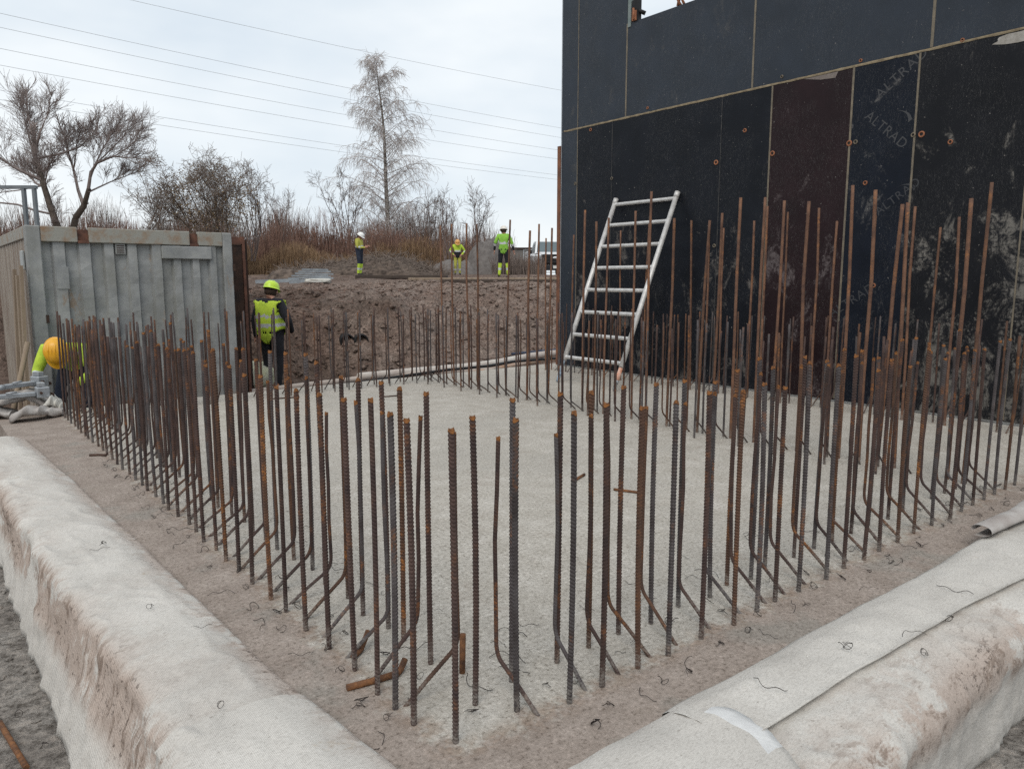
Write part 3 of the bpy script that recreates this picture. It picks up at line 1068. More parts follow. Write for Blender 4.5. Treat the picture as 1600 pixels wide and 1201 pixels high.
wall = empty('formwork_wall', WB, 5.0, 0)
tag(wall, 'tall wall formwork of dark film faced plywood with scuffed cement splashed panels', 'formwork', kind='thing')
WO = (WB, 5.0, 0)
GAP = .005
panels = []
lo = [9.5, 9.11, 8.33, 6.31, 5.56, 4.51, 3.78, 2.68, 1.4, .3]
lm = [M_PLY_UP, M_PLY_LO, M_PLY_LO, M_PLY_LO, M_PLY_RED, M_PLY_BLUE, M_PLY_BAD, M_PLY_BAD, M_PLY_LO]
for i in range(len(lo) - 1):
    panels.append((lo[i + 1], lo[i], .03, 3.935, lm[i]))
for (a1, a0, z1) in ((9.5, 9.11, 7.4), (9.11, 8.06, 7.4), (8.06, 5.86, 5.3), (5.86, 3.67, 5.3), (3.67, 1.47, 5.3), (1.47, .3, 5.3)):
    panels.append((a0, a1, 3.955, z1, M_PLY_UP))
for (a0, a1, z0, z1, pm) in panels:
    m = MB()
    dd = random.uniform(0, .0004)
    m.box(WB + dd, WB + .021 + dd, a0 + GAP, a1 - GAP, z0, z1, 0, bev=.003)
    m.build('panel', pm, wall, WO)
# steel behind the panels: edge profile, ribs and walers
m = MB()
m.box(WB + .024, WB + .034, .32, 9.48, .03, 5.28)
m.box(WB + .024, WB + .034, 8.08, 9.48, 5.28, 7.38)
m.build('backing_sheet', M_JOINT, wall, WO)
for a_ in np.arange(.5, 9.5, .6):
    m = MB(); m.box(WB + .035, WB + .145, a_ - .03, a_ + .03, .03, 7.35 if a_ > 8.1 else 5.25)
    m.build('rib', M_RUSTSTEEL, wall, WO)
for z_ in (.5, 1.9, 3.3, 4.7):
    m = MB(); m.box(WB + .146, WB + .27, .4, 9.45, z_ - .06, z_ + .06)
    m.build('waler', M_DARKSTEEL, wall, WO)
for a_ in (1.2, 4.2, 7.2, 9.2):
    m = MB(); m.tube([(WB + .27, a_, 3.4), (WB + 2.6, a_, GZ + .05)], .045, 8); m.box(WB + 2.45, WB + 2.8, a_ - .12, a_ + .12, GZ, GZ + .06)
    m.build('raking_prop', M_RUSTSTEEL, wall, WO)
# joint strips, proud of the panels
for a_, wd in ((9.11, .016), (5.56, .022), (4.51, .024), (3.78, .022), (2.68, .016), (8.33, .013), (6.31, .013)):
    m = MB(); m.box(WB - .003, WB + .004, a_ - wd / 2, a_ + wd / 2, .05, 3.93)
    m.build('joint_strip', M_JOINT if a_ not in (8.33, 6.31) else M_JOINT_D, wall, WO)
for a_, z1, wd in ((9.11, 7.35, .014), (8.06, 5.3, .026), (5.86, 5.28, .026), (3.67, 5.28, .03), (1.47, 5.28, .02)):
    m = MB(); m.box(WB - .003, WB + .004, a_ - wd / 2, a_ + wd / 2, 3.96, z1)
    m.build('joint_strip', M_JOINT, wall, WO)
m = MB()
pts = np.arange(.35, 9.5, .09)
m.grid([[(WB - .004 + random.uniform(-.001, .001), a_, 3.945 - .011 - random.uniform(0, .007)) for a_ in pts], [(WB - .006, a_, 3.945 + random.uniform(-.002, .002)) for a_ in pts], [(WB - .004, a_, 3.945 + .008 + random.uniform(0, .006)) for a_ in pts]], smooth=False)
m.build('horizontal_joint', M_JOINT_H, wall, WO)
# rusty edge profile on the far end
m = MB()
m.box(WB - .02, WB + .10, 9.505, 9.575, .02, 3.72)
m.build('edge_profile', M_RUSTSTEEL, wall, WO)
m = MB(); m.box(WB - .004, WB + .05, 9.485, 9.503, .02, 7.38)
m.build('edge_profile', M_GALV, wall, WO)
# end post and clamps above the low section
m = MB(); m.box(WB - .012, WB + .09, 7.985, 8.045, 5.24, 7.3)
m.build('end_post', simple('green_grey_steel', (.17, .21, .20), (.24, .27, .26), 8, .6, .3), wall, WO)
m = MB()
m.box(WB - .01, WB + .08, 7.86, 7.97, 5.305, 5.60); m.tube([(WB + .02, 7.88, 5.45), (WB + .1, 7.80, 5.40)], .03, 8)
m.build('clamp_body', M_BLACK, wall, WO)
m = MB(); m.box(WB - .03, WB - .012, 7.87, 7.95, 5.30, 5.44); m.tube([(WB - .035, 7.9, 5.31), (WB - .02, 7.93, 5.48)], .018, 6)
m.build('clamp_jaw', M_ORANGE, wall, WO)
m = MB()
pa, pz = wall_pt(1062, 12)
for q in ((-.06, -.02, 0), (.0, .05, 0), (.05, .02, 0)):
    m.tube([(WB + .02, pa + q[0], 5.305), (WB + .01, pa + q[1], 5.39), (WB + .03, pa + q[1] - .1, 5.47)], .022, 6)
m.build('clamp_jaw', M_ORANGE, wall, WO)
# tie holes: orange sleeves or bare dark holes
for (x_, y_, col) in ((1119, 254, 1), (1207, 240, 1), (1327, 224, 1), (1337, 222, 0), (1427, 211, 0), (1440, 210, 1), (1222, 120, 0), (1352, 286, 1), (956, 279, 0), (899, 287, 0), (1116, 384, 0), (1164, 204, 1), (1485, 222, 1), (1012, 169, 1), (1504, 63, 1), (923, 203, 1), (1365, 446, 1), (1345, 95, 1)):
    a_, z_ = wall_pt(x_, y_)
    m = MB()
    r1 = .026 if y_ > 200 else .02
    if (x_, y_) in ((1119, 254), (1207, 240), (1327, 224), (1440, 210)): r1 = .034
    T = Matrix.Translation((WB, a_, z_)) @ Matrix.Rotation(-math.pi / 2, 4, 'Y')
    m.lathe([(r1 * .52, .001), (r1 * .55, .009), (r1 * .8, .012), (r1, .008), (r1 * 1.03, .001)], 14, 0, T)
    m.lathe([(.0005, .003), (r1 * .54, .003)], 14, 1, T, smooth=False)
    m.build('tie_hole', [M_ORANGE if col else M_JOINT, M_BLACK], wall, WO)


# faded printed lettering on the blue-black panel
def print_text(s_, x_, y_, size, ang, mm, back=False):
    cu = bpy.data.curves.new('lettering', 'FONT')
    cu.body = s_
    cu.size = size
    cu.align_x = 'CENTER'; cu.align_y = 'CENTER'
    cu.space_character = 1.12
    ob = bpy.data.objects.new('lettering_source', cu)
    COL.objects.link(ob)
    bpy.context.view_layer.update()
    me = bpy.data.meshes.new_from_object(ob.evaluated_get(bpy.context.evaluated_depsgraph_get()))
    bpy.data.objects.remove(ob)
    a_, z_ = wall_pt(x_, y_)
    c_, s2 = math.cos(ang), math.sin(ang)
    for v in me.vertices:
        X, Y = v.co.x, v.co.y
        if back: Y = -Y
        X, Y = X * c_ - Y * s2, X * s2 + Y * c_
        v.co = (-.0012, a_ - X - 5.0, z_ + Y)
    me.materials.clear(); me.materials.append(mm)
    o = bpy.data.objects.new('lettering', me)
    COL.objects.link(o); o.parent = wall
    return o


print_text('ALTRAD', 1408, 116, .155, R(38), M_PRINT)
print_text('ALTRAD', 1384, 203, .150, R(-42), M_PRINT)
print_text('ALTRAD', 1402, 308, .135, R(36), M_PRINT2)
print_text('ALTRAD', 1330, 470, .15, R(34), M_PRINT2)
for (x_, y_, sc_, rot_, mm) in ((1404, 186, .22, 0, M_PRINT), (1412, 300, .2, .5, M_PRINT2)):
    a_, z_ = wall_pt(x_, y_)
    m = MB()
    up = [(-.5 + k / 12, .42 * math.sin(k / 12 * 2.2) + .1) for k in range(13)]
    dn = [(-.5 + k / 12, .42 * math.sin(k / 12 * 2.2) + .1 - .22 * (k / 12) ** 1.5) for k in range(13)]
    c_, s2 = math.cos(-.9 + rot_), math.sin(-.9 + rot_)
    f2 = lambda q: (WB - .0012, a_ - (q[0] * c_ - q[1] * s2) * sc_, z_ + (q[0] * s2 + q[1] * c_) * sc_)
    m.grid([[f2(q) for q in up], [f2(q) for q in dn]], smooth=False)
    m.build('swoosh_print', mm, wall, WO)
# pale paper remnant under the horizontal joint, pale repair patch at the right
a0_, z0_ = wall_pt(1256, 126); a1_, z1_ = wall_pt(1310, 112)
m = MB(); m.add([(WB - .004, a0_, 3.925), (WB - .004, a1_, 3.925), (WB - .004, a1_ + .03, 3.86), (WB - .004, (a0_ + a1_) / 2, 3.875)], [(0, 1, 2, 3)])
m.build('paper_remnant', simple('old_paper', (.15, .125, .115), (.22, .19, .17), 12, .9), wall, WO)
a0_, z0_ = wall_pt(1582, 60)
m = MB()
ring = [(WB - .0045, a0_ - .26 * math.cos(k / 18 * 6.283) * (1 + .3 * fbm(k, 0, .9, 2, 5)) - .1, z0_ + .055 * math.sin(k / 18 * 6.283) * (1 + .4 * fbm(k, 4, .9, 2, 5))) for k in range(18)]
m.add(ring, [list(range(18))])
m.build('repair_patch', simple('pale_filler', (.40, .38, .35), (.25, .23, .20), 12, .9), wall, WO)

# ------------------------------------------------------------------ aluminium ladder frame leaning on the wall
def on_slab(x, y, z=0.0):
    pt = math.atan(164 / 1156)
    u, v = x - 800, y - 600.5
    d = (u, 1156 * math.cos(pt) - v * math.sin(pt), -1156 * math.sin(pt) - v * math.cos(pt))
    k = (z - CAM_H) / d[2]
    return toab(k * d[0], k * d[1])


fb0, fa0 = on_slab(867, 598)
fb1, fa1 = on_slab(963, 611)
fb = (fb0 + fb1) / 2
ta0, tz0 = plane_b(962, 314, WB - .045)
ta1, tz1 = plane_b(1058, 302, WB - .045)
lad = empty('ladder', fb, (fa0 + fa1) / 2, 0)
tag(lad, 'white aluminium ladder frame leaning against the dark plywood wall', 'ladder')
LO = (fb, (fa0 + fa1) / 2, 0)
tz = (tz0 + tz1) / 2
RL = [(Vector((fb, fa0, .02)), Vector((WB - .045, ta0, tz))), (Vector((fb, fa1, .02)), Vector((WB - .045, ta1, tz)))]
for (q0, q1) in RL:
    d_ = q1 - q0
    m = MB(); m.tube([q0 + d_ * .11, q0 + d_ * .5, q1 - d_ * .0], .036, 12); m.tube([q1 - d_ * .02, q1 + d_ * .008], .041, 12)
    m.build('rail', M_ALU, lad, LO)
for i, (q0, q1) in enumerate(RL):
    d_ = q1 - q0
    if i == 1:
        m = MB(); m.tube([q0 + d_ * .045, q0 + d_ * .105], .030, 12); m.build('foot_sleeve', simple('orange_sleeve', (.55, .22, .12), (.62, .42, .34), 25, .6), lad, LO)
    m = MB(); m.tube([q0, q0 + d_ * .045], .022 if i else .025, 10); m.tube([q0 + d_ * .032, q0 + d_ * .046], .031, 10)
    if i == 0: m.tube([q0 + d_ * .045, q0 + d_ * .11], .020, 10)
    m.build('foot', M_GALV if i else simple('blue_grey_foot', (.25, .33, .42), (.35, .42, .48), 10, .5), lad, LO)
for k in range(8):
    f0 = .975 - k * (.975 - .128) / 7
    p0 = RL[0][0].lerp(RL[0][1], f0); p1 = RL[1][0].lerp(RL[1][1], f0)
    m = MB(); m.tube([p0, p1], .028, 12, cap=False)
    for p_, s_ in ((p0, 1), (p1, -1)):
        e = (p1 - p0).normalized() * s_
        m.tube([p_ + e * .015, p_ + e * .045], .031, 12)
    m.build('rung', M_ALU, lad, LO)

# ------------------------------------------------------------------ grey container
CA, CB0, CB1, CZ0, CZ1 = 11.0, 1.17, 3.69, -.40, 2.165
CLEN = 4.2
con = empty('container', (CB0 + CB1) / 2, CA, CZ0)
tag(con, 'grey steel site container with a dented corrugated end wall and rusting top rail', 'container')
CO = ((CB0 + CB1) / 2, CA, CZ0)
# corrugated end wall
ribs = [(1.57, 1.77), (1.96, 2.16), (2.34, 2.51), (2.71, 2.88), (3.08, 3.25), (3.40, 3.54)]
rx = [(222, 295), (370, 445), (520, 595), (660, 738), (803, 893), (960, 1030), (1090, 1160), (1215, 1282), (1337, 1397)]   # recesses, measured in quarter pixels
def cb(q): return 1.19 + (q / 4 - 40) * (CB1 - 1.19) / (362 - 40)
xs_ = [CB0 + .2]
prof = []
for (q0, q1) in rx:
    b0, b1 = cb(q0), cb(q1)
    prof += [(b0 - .010, 0), (b0 + .012, .058), (b1 - .012, .058), (b1 + .010, 0)]
rows = []
zs_ = np.linspace(CZ0 + .16, CZ1 - .195, 26)
for z_ in zs_:
    rows.append([(b_, CA + .03 + d_ + fbm(b_, z_, 2.6, 4, 71) * .028 + fbm(b_, z_, .8, 2, 75) * .02, z_) for (b_, d_) in prof])
m = MB(); m.grid(rows, smooth=False)
m.build('end_wall', M_CONT, con, CO)
m = MB(); m.box(CB0, CB0 + .165, CA, CA + .16, CZ0, CZ1, bev=.012)
m.build('corner_post', M_CONT, con, CO)
m = MB(); m.box(CB1 - .13, CB1, CA, CA + .16, CZ0, CZ1 - .003, bev=.012)
m.build('corner_post', M_CONT, con, CO)
for (b0, b1) in ((CB0 + .168, cb(443)), (cb(510), cb(1150)), (cb(1210), CB1 - .133)):
    m = MB(); m.box(b0, b1, CA + .004, CA + .11, CZ1 - .195, CZ1 - .004, bev=.008)
    m.build('top_rail', M_CONT_RAIL, con, CO)
for (b0, b1) in ((cb(443), cb(510)), (cb(1150), cb(1210))):
    m = MB(); m.box(b0 + .002, b1 - .002, CA + .06, CA + .11, CZ1 - .19, CZ1 - .03); m.box(b0 + .002, b1 - .002, CA + .01, CA + .058, CZ1 - .205, CZ1 - .17)
    m.build('rail_pocket', M_CONT_RUST, con, CO)
m = MB(); m.box(CB0 + .168, CB1 - .133, CA + .01, CA + .12, CZ0, CZ0 + .16)
m.build('bottom_rail', M_CONT_RAIL, con, CO)
m = MB(); m.box(cb(955), cb(1297), CA - .012, CA + .026, 1.78, 1.955, bev=.01)
m.build('patch_plate', M_CONT, con, CO)
vt = MB(); vb = cb(697)
vt.box(vb - .06, vb + .06, CA + .035, CA + .068, 1.835, 1.965)
vo = vt.build('vent', M_CONT, con, CO)
for k in range(4):
    m = MB(); m.box(vb - .045, vb + .045, CA + .028, CA + .034, 1.852 + k * .028, 1.862 + k * .028)
    m.build('slat', M_DARKSTEEL, vo, CO)
for (q, y_) in ((236, 497), (1455, 415)):
    m = MB(); zz = 1.5 + (436 - y_) / 1156 * 9.4
    m.box(cb(q) - .02, cb(q) + .014, CA - .014, CA - .001, zz - .05, zz + .05)
    m.build('lock_keeper', M_DARKSTEEL, con, CO)
m = MB(); m.box(cb(540), cb(615), CA + .012, CA + .03, .50, .56); m.build('patch_plate', M_CONT_RAIL, con, CO)
m = MB(); m.box(cb(306), cb(376), CA + .020, CA + .035, 1.38, 1.66); m.build('patch_plate', M_CONT, con, CO)
# left long side
prof = []
a_ = CA + .16
while a_ < CA + CLEN - .2:
    prof += [(a_, 0), (a_ + .07, 0), (a_ + .10, .036), (a_ + .17, .036), (a_ + .20, 0)]
    a_ += .27
m = MB(); m.grid([[(CB0 + .02 + d_, a_, z_) for (a_, d_) in prof] for z_ in (CZ0 + .1, CZ1 - .15)], smooth=False)
m.build('side_wall', M_CONT_SIDE, con, CO)
m = MB(); m.grid([[(CB1 - .02 - d_, a_, z_) for (a_, d_) in prof] for z_ in (CZ0 + .1, CZ1 - .15)], smooth=False, flip=True)
m.build('side_wall', M_CONT_SIDE, con, CO)
m = MB(); m.box(CB0, CB0 + .1, CA + .162, CA + CLEN, CZ1 - .16, CZ1 - .002, bev=.01); m.build('side_rail', M_CONT_RUST if False else M_CONT_RAIL, con, CO)
m = MB(); m.box(CB1 - .1, CB1, CA + .162, CA + CLEN, CZ1 - .16, CZ1 - .002, bev=.01); m.build('side_rail', M_CONT_RAIL, con, CO)
m = MB(); m.box(CB0 + .1, CB1 - .1, CA + .11, CA + CLEN, CZ1 - .06, CZ1 - .03); m.build('roof', M_CONT_RAIL, con, CO)
m = MB(); m.box(CB0 + .03, CB1 - .03, CA + CLEN - .08, CA + CLEN, CZ0, CZ1 - .17); m.build('end_wall', M_CONT_SIDE, con, CO)
m = MB(); m.box(CB0 - .03, CB0 + .0, CA + .2, CA + .42, 1.62, 1.86, bev=.008); m.build('junction_box', simple('pale_box', (.40, .42, .42), (.33, .35, .35), 6, .6), con, CO)

# rusty sheet and posts to the right of the container
t_ = empty('steel_sheet', 4.05, 11.5, GZ)
tag(t_, 'dark rusty steel sheet between two posts standing right of the grey container', 'steel sheet')
SO = (4.05, 11.5, GZ)
m = MB(); m.box(3.80, 3.99, 11.48, 11.51, GZ + .05, 2.02); m.build('sheet', M_DARKSTEEL, t_, SO)
m = MB(); m.box(3.995, 4.035, 11.46, 11.53, GZ, 2.14); m.box(3.79, 3.995, 11.46, 11.53, 2.03, 2.13); m.build('post', M_CONT_RUST, t_, SO)
m = MB(); m.box(4.06, 4.10, 11.56, 11.62, GZ, 2.10); m.box(4.036, 4.06, 11.50, 11.60, 1.6, 1.7); m.build('post', M_DARKSTEEL, t_, SO)

# timbers leaning by the container side
for i, (b_, a_, tb, top, lab) in enumerate(((1.02, 10.95, 1.10, 1.72, 'weathered plank standing at the container corner, nearest to the corner post'), (1.02, 11.16, 1.08, 1.60, 'weathered plank standing upright against the container side, next after the corner plank'), (.98, 11.42, 1.07, 1.68, 'weathered plank against the container side, farthest from the corner post'))):
    m = MB()
    T = Matrix.Translation((b_, a_, GZ)) @ Matrix.Rotation(math.atan2(tb - b_ - .02, top), 4, 'Y')
    m.box(-.018, .018, -.07, .07, 0, top + .4, 0, T)
    o = m.build('timber_plank', M_WOOD, org=(b_, a_, GZ))
    tag(o, lab, 'plank', 'planks leaning against the container side')
m = MB(); m.tube([(.72, 10.35, GZ), (1.06, 10.62, .75)], [.032, .028], 8)
o = m.build('timber_pole', M_WOOD, org=(.72, 10.35, GZ))
tag(o, 'thin timber pole leaning diagonally at the left edge by the planks', 'pole')

# galvanised gantry frame behind the container
def far(x, y, D):
    return ((x - 800) / 1156 * D, D, CAM_H + (436 - y) / 1156 * D)
def far_site(x, y, D):
    X, Y, Z = far(x, y, D)
    b_, a_ = toab(X, Y)
    return b_, a_, Z


M_GP0 = simple('dull_grey_steel', (.20, .22, .235), (.15, .165, .175), 5, .6, .3)
D_ = 19.0
gb0, ga0, _ = far_site(57, 300, D_)
gzz = gz(gb0, ga0)
fr = empty('gantry', gb0, ga0, gzz, rz=0)
tag(fr, 'thin grey steel gantry frame rising behind the container on the left', 'frame')
X0, Y0 = (57 - 800) / 1156 * D_, D_
for nm, x_ in (('post', 57), ('post', 73)):
    m = MB(); m.box((x_ - 57) / 1156 * D_ - .035, (x_ - 57) / 1156 * D_ + .035, -.05, .05, 0, 1.5 + (436 - 297) / 1156 * D_ - gzz - .047)
    m.build(nm, M_GP0, fr)
m = MB(); zt_ = 1.5 + (436 - 297) / 1156 * D_ - gzz; m.box(-2.6, .33, -.05, .05, zt_ - .045, zt_ + .035)
m.build('beam', M_GP0, fr)
m = MB(); m.box(-2.6, -2.5, -.05, .05, 0, zt_ + .03); m.build('post', M_GALV, fr)

# ------------------------------------------------------------------ pipes, bags and rubbish between slab and bank
def hose(name, px, z, r, mm, lab, cat, grp=None, wob=.0, n=8):
    pts = []
    for i, (x_, y_) in enumerate(px):
        b_, a_ = on_slab(x_, y_, z)
        pts.append((b_, a_, z + random.uniform(0, wob)))
    # smooth
    P_ = []
    for i in range(len(pts) - 1):
        for k in range(6):
            P_.append(tuple(np.interp(k / 6, [0, 1], [pts[i][q], pts[i + 1][q]]) + (fbm(i + k / 6, q, 1.1, 2, 91) * .04 * (q < 2)) for q in range(3)))
    P_.append(pts[-1])
    m = MB(); m.tube(P_, r, n)
    o = m.build(name, mm, org=P_[0])
    tag(o, lab, cat, grp)
    return o


M_PIPE = simple('dusty_beige_pipe', (.46, .40, .35), (.33, .28, .25), 3, .7, stretch=(1, 1, 1))
M_PIPE_P = simple('pale_pipe', (.55, .52, .48), (.43, .37, .33), 2, .7)
hose('pipe', [(330, 618), (400, 612), (470, 603), (560, 592), (640, 585), (720, 580), (780, 578)], -.26, .055, M_PIPE, 'dusty beige pipe lying along the back edge of the slab', 'pipe', 'pipes at the foot of the bank')
hose('pipe', [(560, 589), (640, 581), (720, 574), (780, 566), (830, 556), (872, 551)], -.22, .075, M_PIPE_P, 'thick pale pipe rising toward the rusty end of the dark wall', 'pipe', 'pipes at the foot of the bank')
hose('hose', [(345, 622), (430, 615), (500, 606), (590, 596), (700, 580), (760, 574), (800, 566), (872, 560)], -.16, .026, M_BLACK, 'black hose lying against the back edge of the slab', 'hose', 'hoses at the foot of the bank', .03)
hose('hose', [(800, 553), (840, 549), (874, 546)], -.15, .03, simple('blue_hose', (.05, .06, .10), (.03, .04, .07), 9, .5), 'short dark blue hose near the end of the dark wall', 'hose', 'hoses at the foot of the bank')
hose('pipe', [(740, 583), (800, 571), (850, 562), (875, 561)], -.27, .045, simple('orange_brown_pipe', (.36, .20, .11), (.42, .36, .31), 2, .7), 'thin brownish pipe lying beside the thick pale pipe', 'pipe', 'pipes at the foot of the bank')


def lump(name, b_, a_, z_, sx, sy, sz, mm, lab, cat, seed, grp=None, rot=0.0, crease=1.0):
    m = MB()
    rows = []
    for i in range(13):
        th = math.pi * i / 12
        row = []
        for k in range(21):
            ph = 2 * math.pi * k / 20
            d_ = Vector((math.sin(th) * math.cos(ph), math.sin(th) * math.sin(ph), math.cos(th)))
            q = 1 + crease * (.35 * mnoise.noise(d_ * 1.7 + Vector((seed, 0, 0))) + .18 * mnoise.noise(d_ * 4.1 + Vector((0, seed, 0))))
            sq = [math.copysign(abs(c_) ** .75, c_) for c_ in d_]
            x_, y_ = sq[0] * sx * q, sq[1] * sy * q
            x_, y_ = x_ * math.cos(rot) - y_ * math.sin(rot), x_ * math.sin(rot) + y_ * math.cos(rot)
            row.append((b_ + x_, a_ + y_, max(z_, z_ + sz + sq[2] * sz * q)))
        rows.append(row)
    m.grid(rows, smooth=True, flip=True)
    o = m.build(name, mm, org=(b_, a_, z_))
    tag(o, lab, cat, grp)
    return o


M_BAG = simple('white_bag', (.62, .61, .57), (.45, .43, .38), 7, .8, bump=.4)
M_BAG_Y = simple('yellowish_bag', (.60, .60, .40), (.50, .50, .42), 7, .8, bump=.4)
for (x_, y_, sx, sy, sz, mm, lab) in ((352, 602, .26, .2, .18, M_BAG, 'crumpled white bag by the foot of the container, left of the yellowish bag'), (405, 596, .30, .26, .26, M_BAG_Y, 'large yellowish white bag below the worker in the black jacket'), (425, 610, .20, .2, .10, M_BAG, 'low white bag on the pipe behind the back bar row')):
    b_, a_ = on_slab(x_, y_ + 14, GZ)
    lump('rubbish_bag', b_, a_, GZ, sx, sy, sz, mm, lab, 'bag', x_ * .1, 'bags lying behind the slab')
for i, (x_, y_, mm_, lab) in enumerate(((500, 600, M_BAG, 'pale plastic scrap on the ground behind the back row, left of the others'), (575, 588, M_FAB_D, 'beige cloth scrap on the ground at the foot of the bank'), (648, 583, M_ORANGE, 'small orange scrap at the foot of the light soil slope'), (690, 578, M_BAG, 'small white scrap by the thick pale pipe'), (520, 596, M_BLACK, 'small black scrap behind the back bar row'))):
    b_, a_ = on_slab(x_, y_ + 6, GZ)
    lump('scrap', b_, a_, GZ, .10, .08, .045, mm_, lab, 'scrap', x_ * .3, 'scraps behind the slab')
b_, a_ = on_slab(432, 618, GZ)
lump('orange_cap', b_, a_, GZ, .05, .05, .11, M_ORANGE, 'small orange plastic piece beside the yellowish white bag', 'plastic', 3.3)
b_, a_ = on_slab(450, 618, GZ)
lump('dark_canister', b_, a_, GZ, .13, .12, .10, simple('grey_green', (.07, .08, .08), (.10, .11, .10), 8, .6), 'small dark grey canister behind the back bar row', 'canister', 8.3, crease=.4)
for i, (x_, lab) in enumerate(((541, 'black round pipe end sticking out of the bank, left one of two'), (563, 'black round pipe end sticking out of the bank, right one of two'))):
    b_, a_, z_ = far_site(x_, 531, 15.6)
    m = MB()
    T = Matrix.Translation((b_, a_, z_)) @ Matrix.Rotation(R(90), 4, 'X') @ Matrix.Rotation(R(-20), 4, 'Y')
    m.lathe([(.155, -1.2), (.155, .12), (.15, .16), (.12, .16), (.12, -.3), (.001, -.3)], 16, 0, T)
    o = m.build('pipe_end', M_BLACK, org=(b_, a_, z_))
    tag(o, lab, 'pipe', 'black pipe ends in the bank')

# folded blankets and clamp pieces at the left back corner
def fold(pts, wdt, th, mm, lab, seed, z0=0.0):
    """blanket strip folded along a path of (b, a, z) points"""
    rows = []
    n = 36
    for i in range(n + 1):
        s_ = i / n * (len(pts) - 1)
        k = min(len(pts) - 2, int(s_)); u = s_ - k; u = u * u * (3 - 2 * u) * .5 + u * .5
        c_ = [pts[k][q] + (pts[k + 1][q] - pts[k][q]) * u for q in range(3)]
        row = []
        for j in range(17):
            an = j / 16 * 2 * math.pi
            cx = math.copysign(abs(math.cos(an)) ** .6, math.cos(an)) * wdt * .5
            cz = math.copysign(abs(math.sin(an)) ** .8, math.sin(an)) * th * .5
            q = 1 + .35 * fbm(i * .2, j * .5, 1.0, 3, seed)
            row.append((c_[0] + cx * .35 * q, c_[1] + cx * q, max(z0, c_[2] + th * .5 + cz * q + fbm(i * .25, j * .2, 1.0, 3, seed + 4) * .03)))
        rows.append(row)
    m = MB(); m.grid(rows)
    m.add([p for p in rows[0]], [list(range(16))]); m.add([p for p in rows[-1]], [list(range(16))[::-1]])
    o = m.build('folded_blanket', mm, org=(pts[0][0], pts[0][1], z0))
    tag(o, lab, 'blanket', 'folded blankets at the left back corner')


fold([(.45, 9.95, 0), (.7, 9.9, .10), (.95, 9.85, .17), (1.15, 9.82, .05), (1.22, 9.8, .0)], .42, .11, M_FAB_D, 'pale folded blanket under the grey clamp pieces, upper one of the heap', 1.5)
fold([(.74, 9.35, 0), (.86, 9.33, .08), (1.0, 9.38, .05), (1.1, 9.45, .02), (1.24, 9.52, 0)], .26, .08, M_FAB_D, 'beige folded blanket lying in front of the heap, lower one', 2.7)
fold([(1.06, 9.62, .02), (1.14, 9.6, .12), (1.2, 9.6, .06), (1.24, 9.6, .0)], .24, .10, M_BAG, 'small white bundle of cloth right of the grey clamp pieces', 3.9)
fold([(.25, 9.8, 0), (.4, 9.75, .04), (.6, 9.72, .04), (.78, 9.7, 0)], .3, .08, M_FAB_D, 'grey brown folded blanket at the far left of the heap', 5.1)
def clamp(b_, a_, z_, rz, lab):
    e = empty('formwork_clamp', b_, a_, z_, TH + rz)
    tag(e, lab, 'clamp', 'grey formwork clamps on the blanket heap')
    m = MB(); m.box(-.30, .06, -.04, .04, 0, .05, bev=.008); m.build('bar', M_GALV, e)
    m = MB(); m.box(.062, .19, -.07, .07, -.02, .10, bev=.01); m.box(.08, .15, -.05, .05, .1005, .15, bev=.006); m.build('jaw', M_GALV, e)
    m = MB(); m.tube([(-.36, -.02, .025), (-.29, -.02, .025)], .03, 10); m.build('bolt', M_GALV, e); m = MB(); m.tube([(-.22, -.055, .06), (-.12, -.055, .07)], .012, 8); m.build('pin', M_GALV, e)
    m = MB(); m.tube([(.10, -.1, .04), (.10, .1, .04)], .014, 8); m.box(.19, .23, -.05, .05, -.015, .02); m.build('wedge', M_DARKSTEEL, e)
clamp(.93, 9.62, .22, .05, 'grey steel formwork clamp lying on the folded blanket heap')
clamp(.96, 9.86, .31, .5, 'grey steel formwork clamp standing higher at the back of the heap')

# ------------------------------------------------------------------ loose bar ends
def offcut(px, r, lab, zz=0.0, curve=0.0, mm=None, dz=0.0):
    (x0_, y0_), (x1_, y1_) = px
    b0, a0 = on_slab(x0_, y0_, zz); b1, a1 = on_slab(x1_, y1_, zz)
    mid = ((b0 + b1) / 2 + curve * (a1 - a0), (a0 + a1) / 2 - curve * (b1 - b0), zz + r)
    m = MB(); m.tube([(b0, a0, zz + r), mid, (b1, a1, zz + r + dz)], r, 8)
    o = m.build('bar_offcut', mm or M_OFF, org=(b0, a0, zz))
    tag(o, lab, 'rebar offcut', 'loose pieces of rebar')


offcut([(898, 752), (913, 743)], .011, 'very short rusty bar offcut lying alone on the pale slab')
offcut([(959, 766), (996, 771)], .010, 'short rusty bar lying crosswise on the pale slab behind the right row')
offcut([(542, 1079), (622, 1056)], .013, 'thick hooked rusty bar lying at the foot of the left row', curve=.02, dz=.0)
offcut([(620, 1057), (633, 1042)], .013, 'stub end of the hooked rusty bar at the left row', dz=.02)
offcut([(552, 1030), (576, 1007)], .012, 'rusty bar stub lying close to the left row near the corner', dz=.05)
offcut([(140, 713), (166, 713)], .011, 'curved dark bar piece on the sandy ledge beside the left row', curve=-.12, mm=M_OFF_D)
offcut([(425, 624), (468, 621)], .009, 'thin rusty bar lying flat before the back bar row', mm=M_OFF_D)
offcut([(596, 621), (622, 619)], .009, 'thin dark bar piece on the slab, right of the back row centre', mm=M_OFF_D)
offcut([(0, 1132), (42, 1203)], .012, 'long rusty bar on the ground at the bottom left corner', GZ + .0, mm=M_OFF)
m = MB(); b_, a_ = on_slab(722, 1050); m.tube([(b_, a_, -.02), (b_ + .005, a_, .155)], .0125, 10)
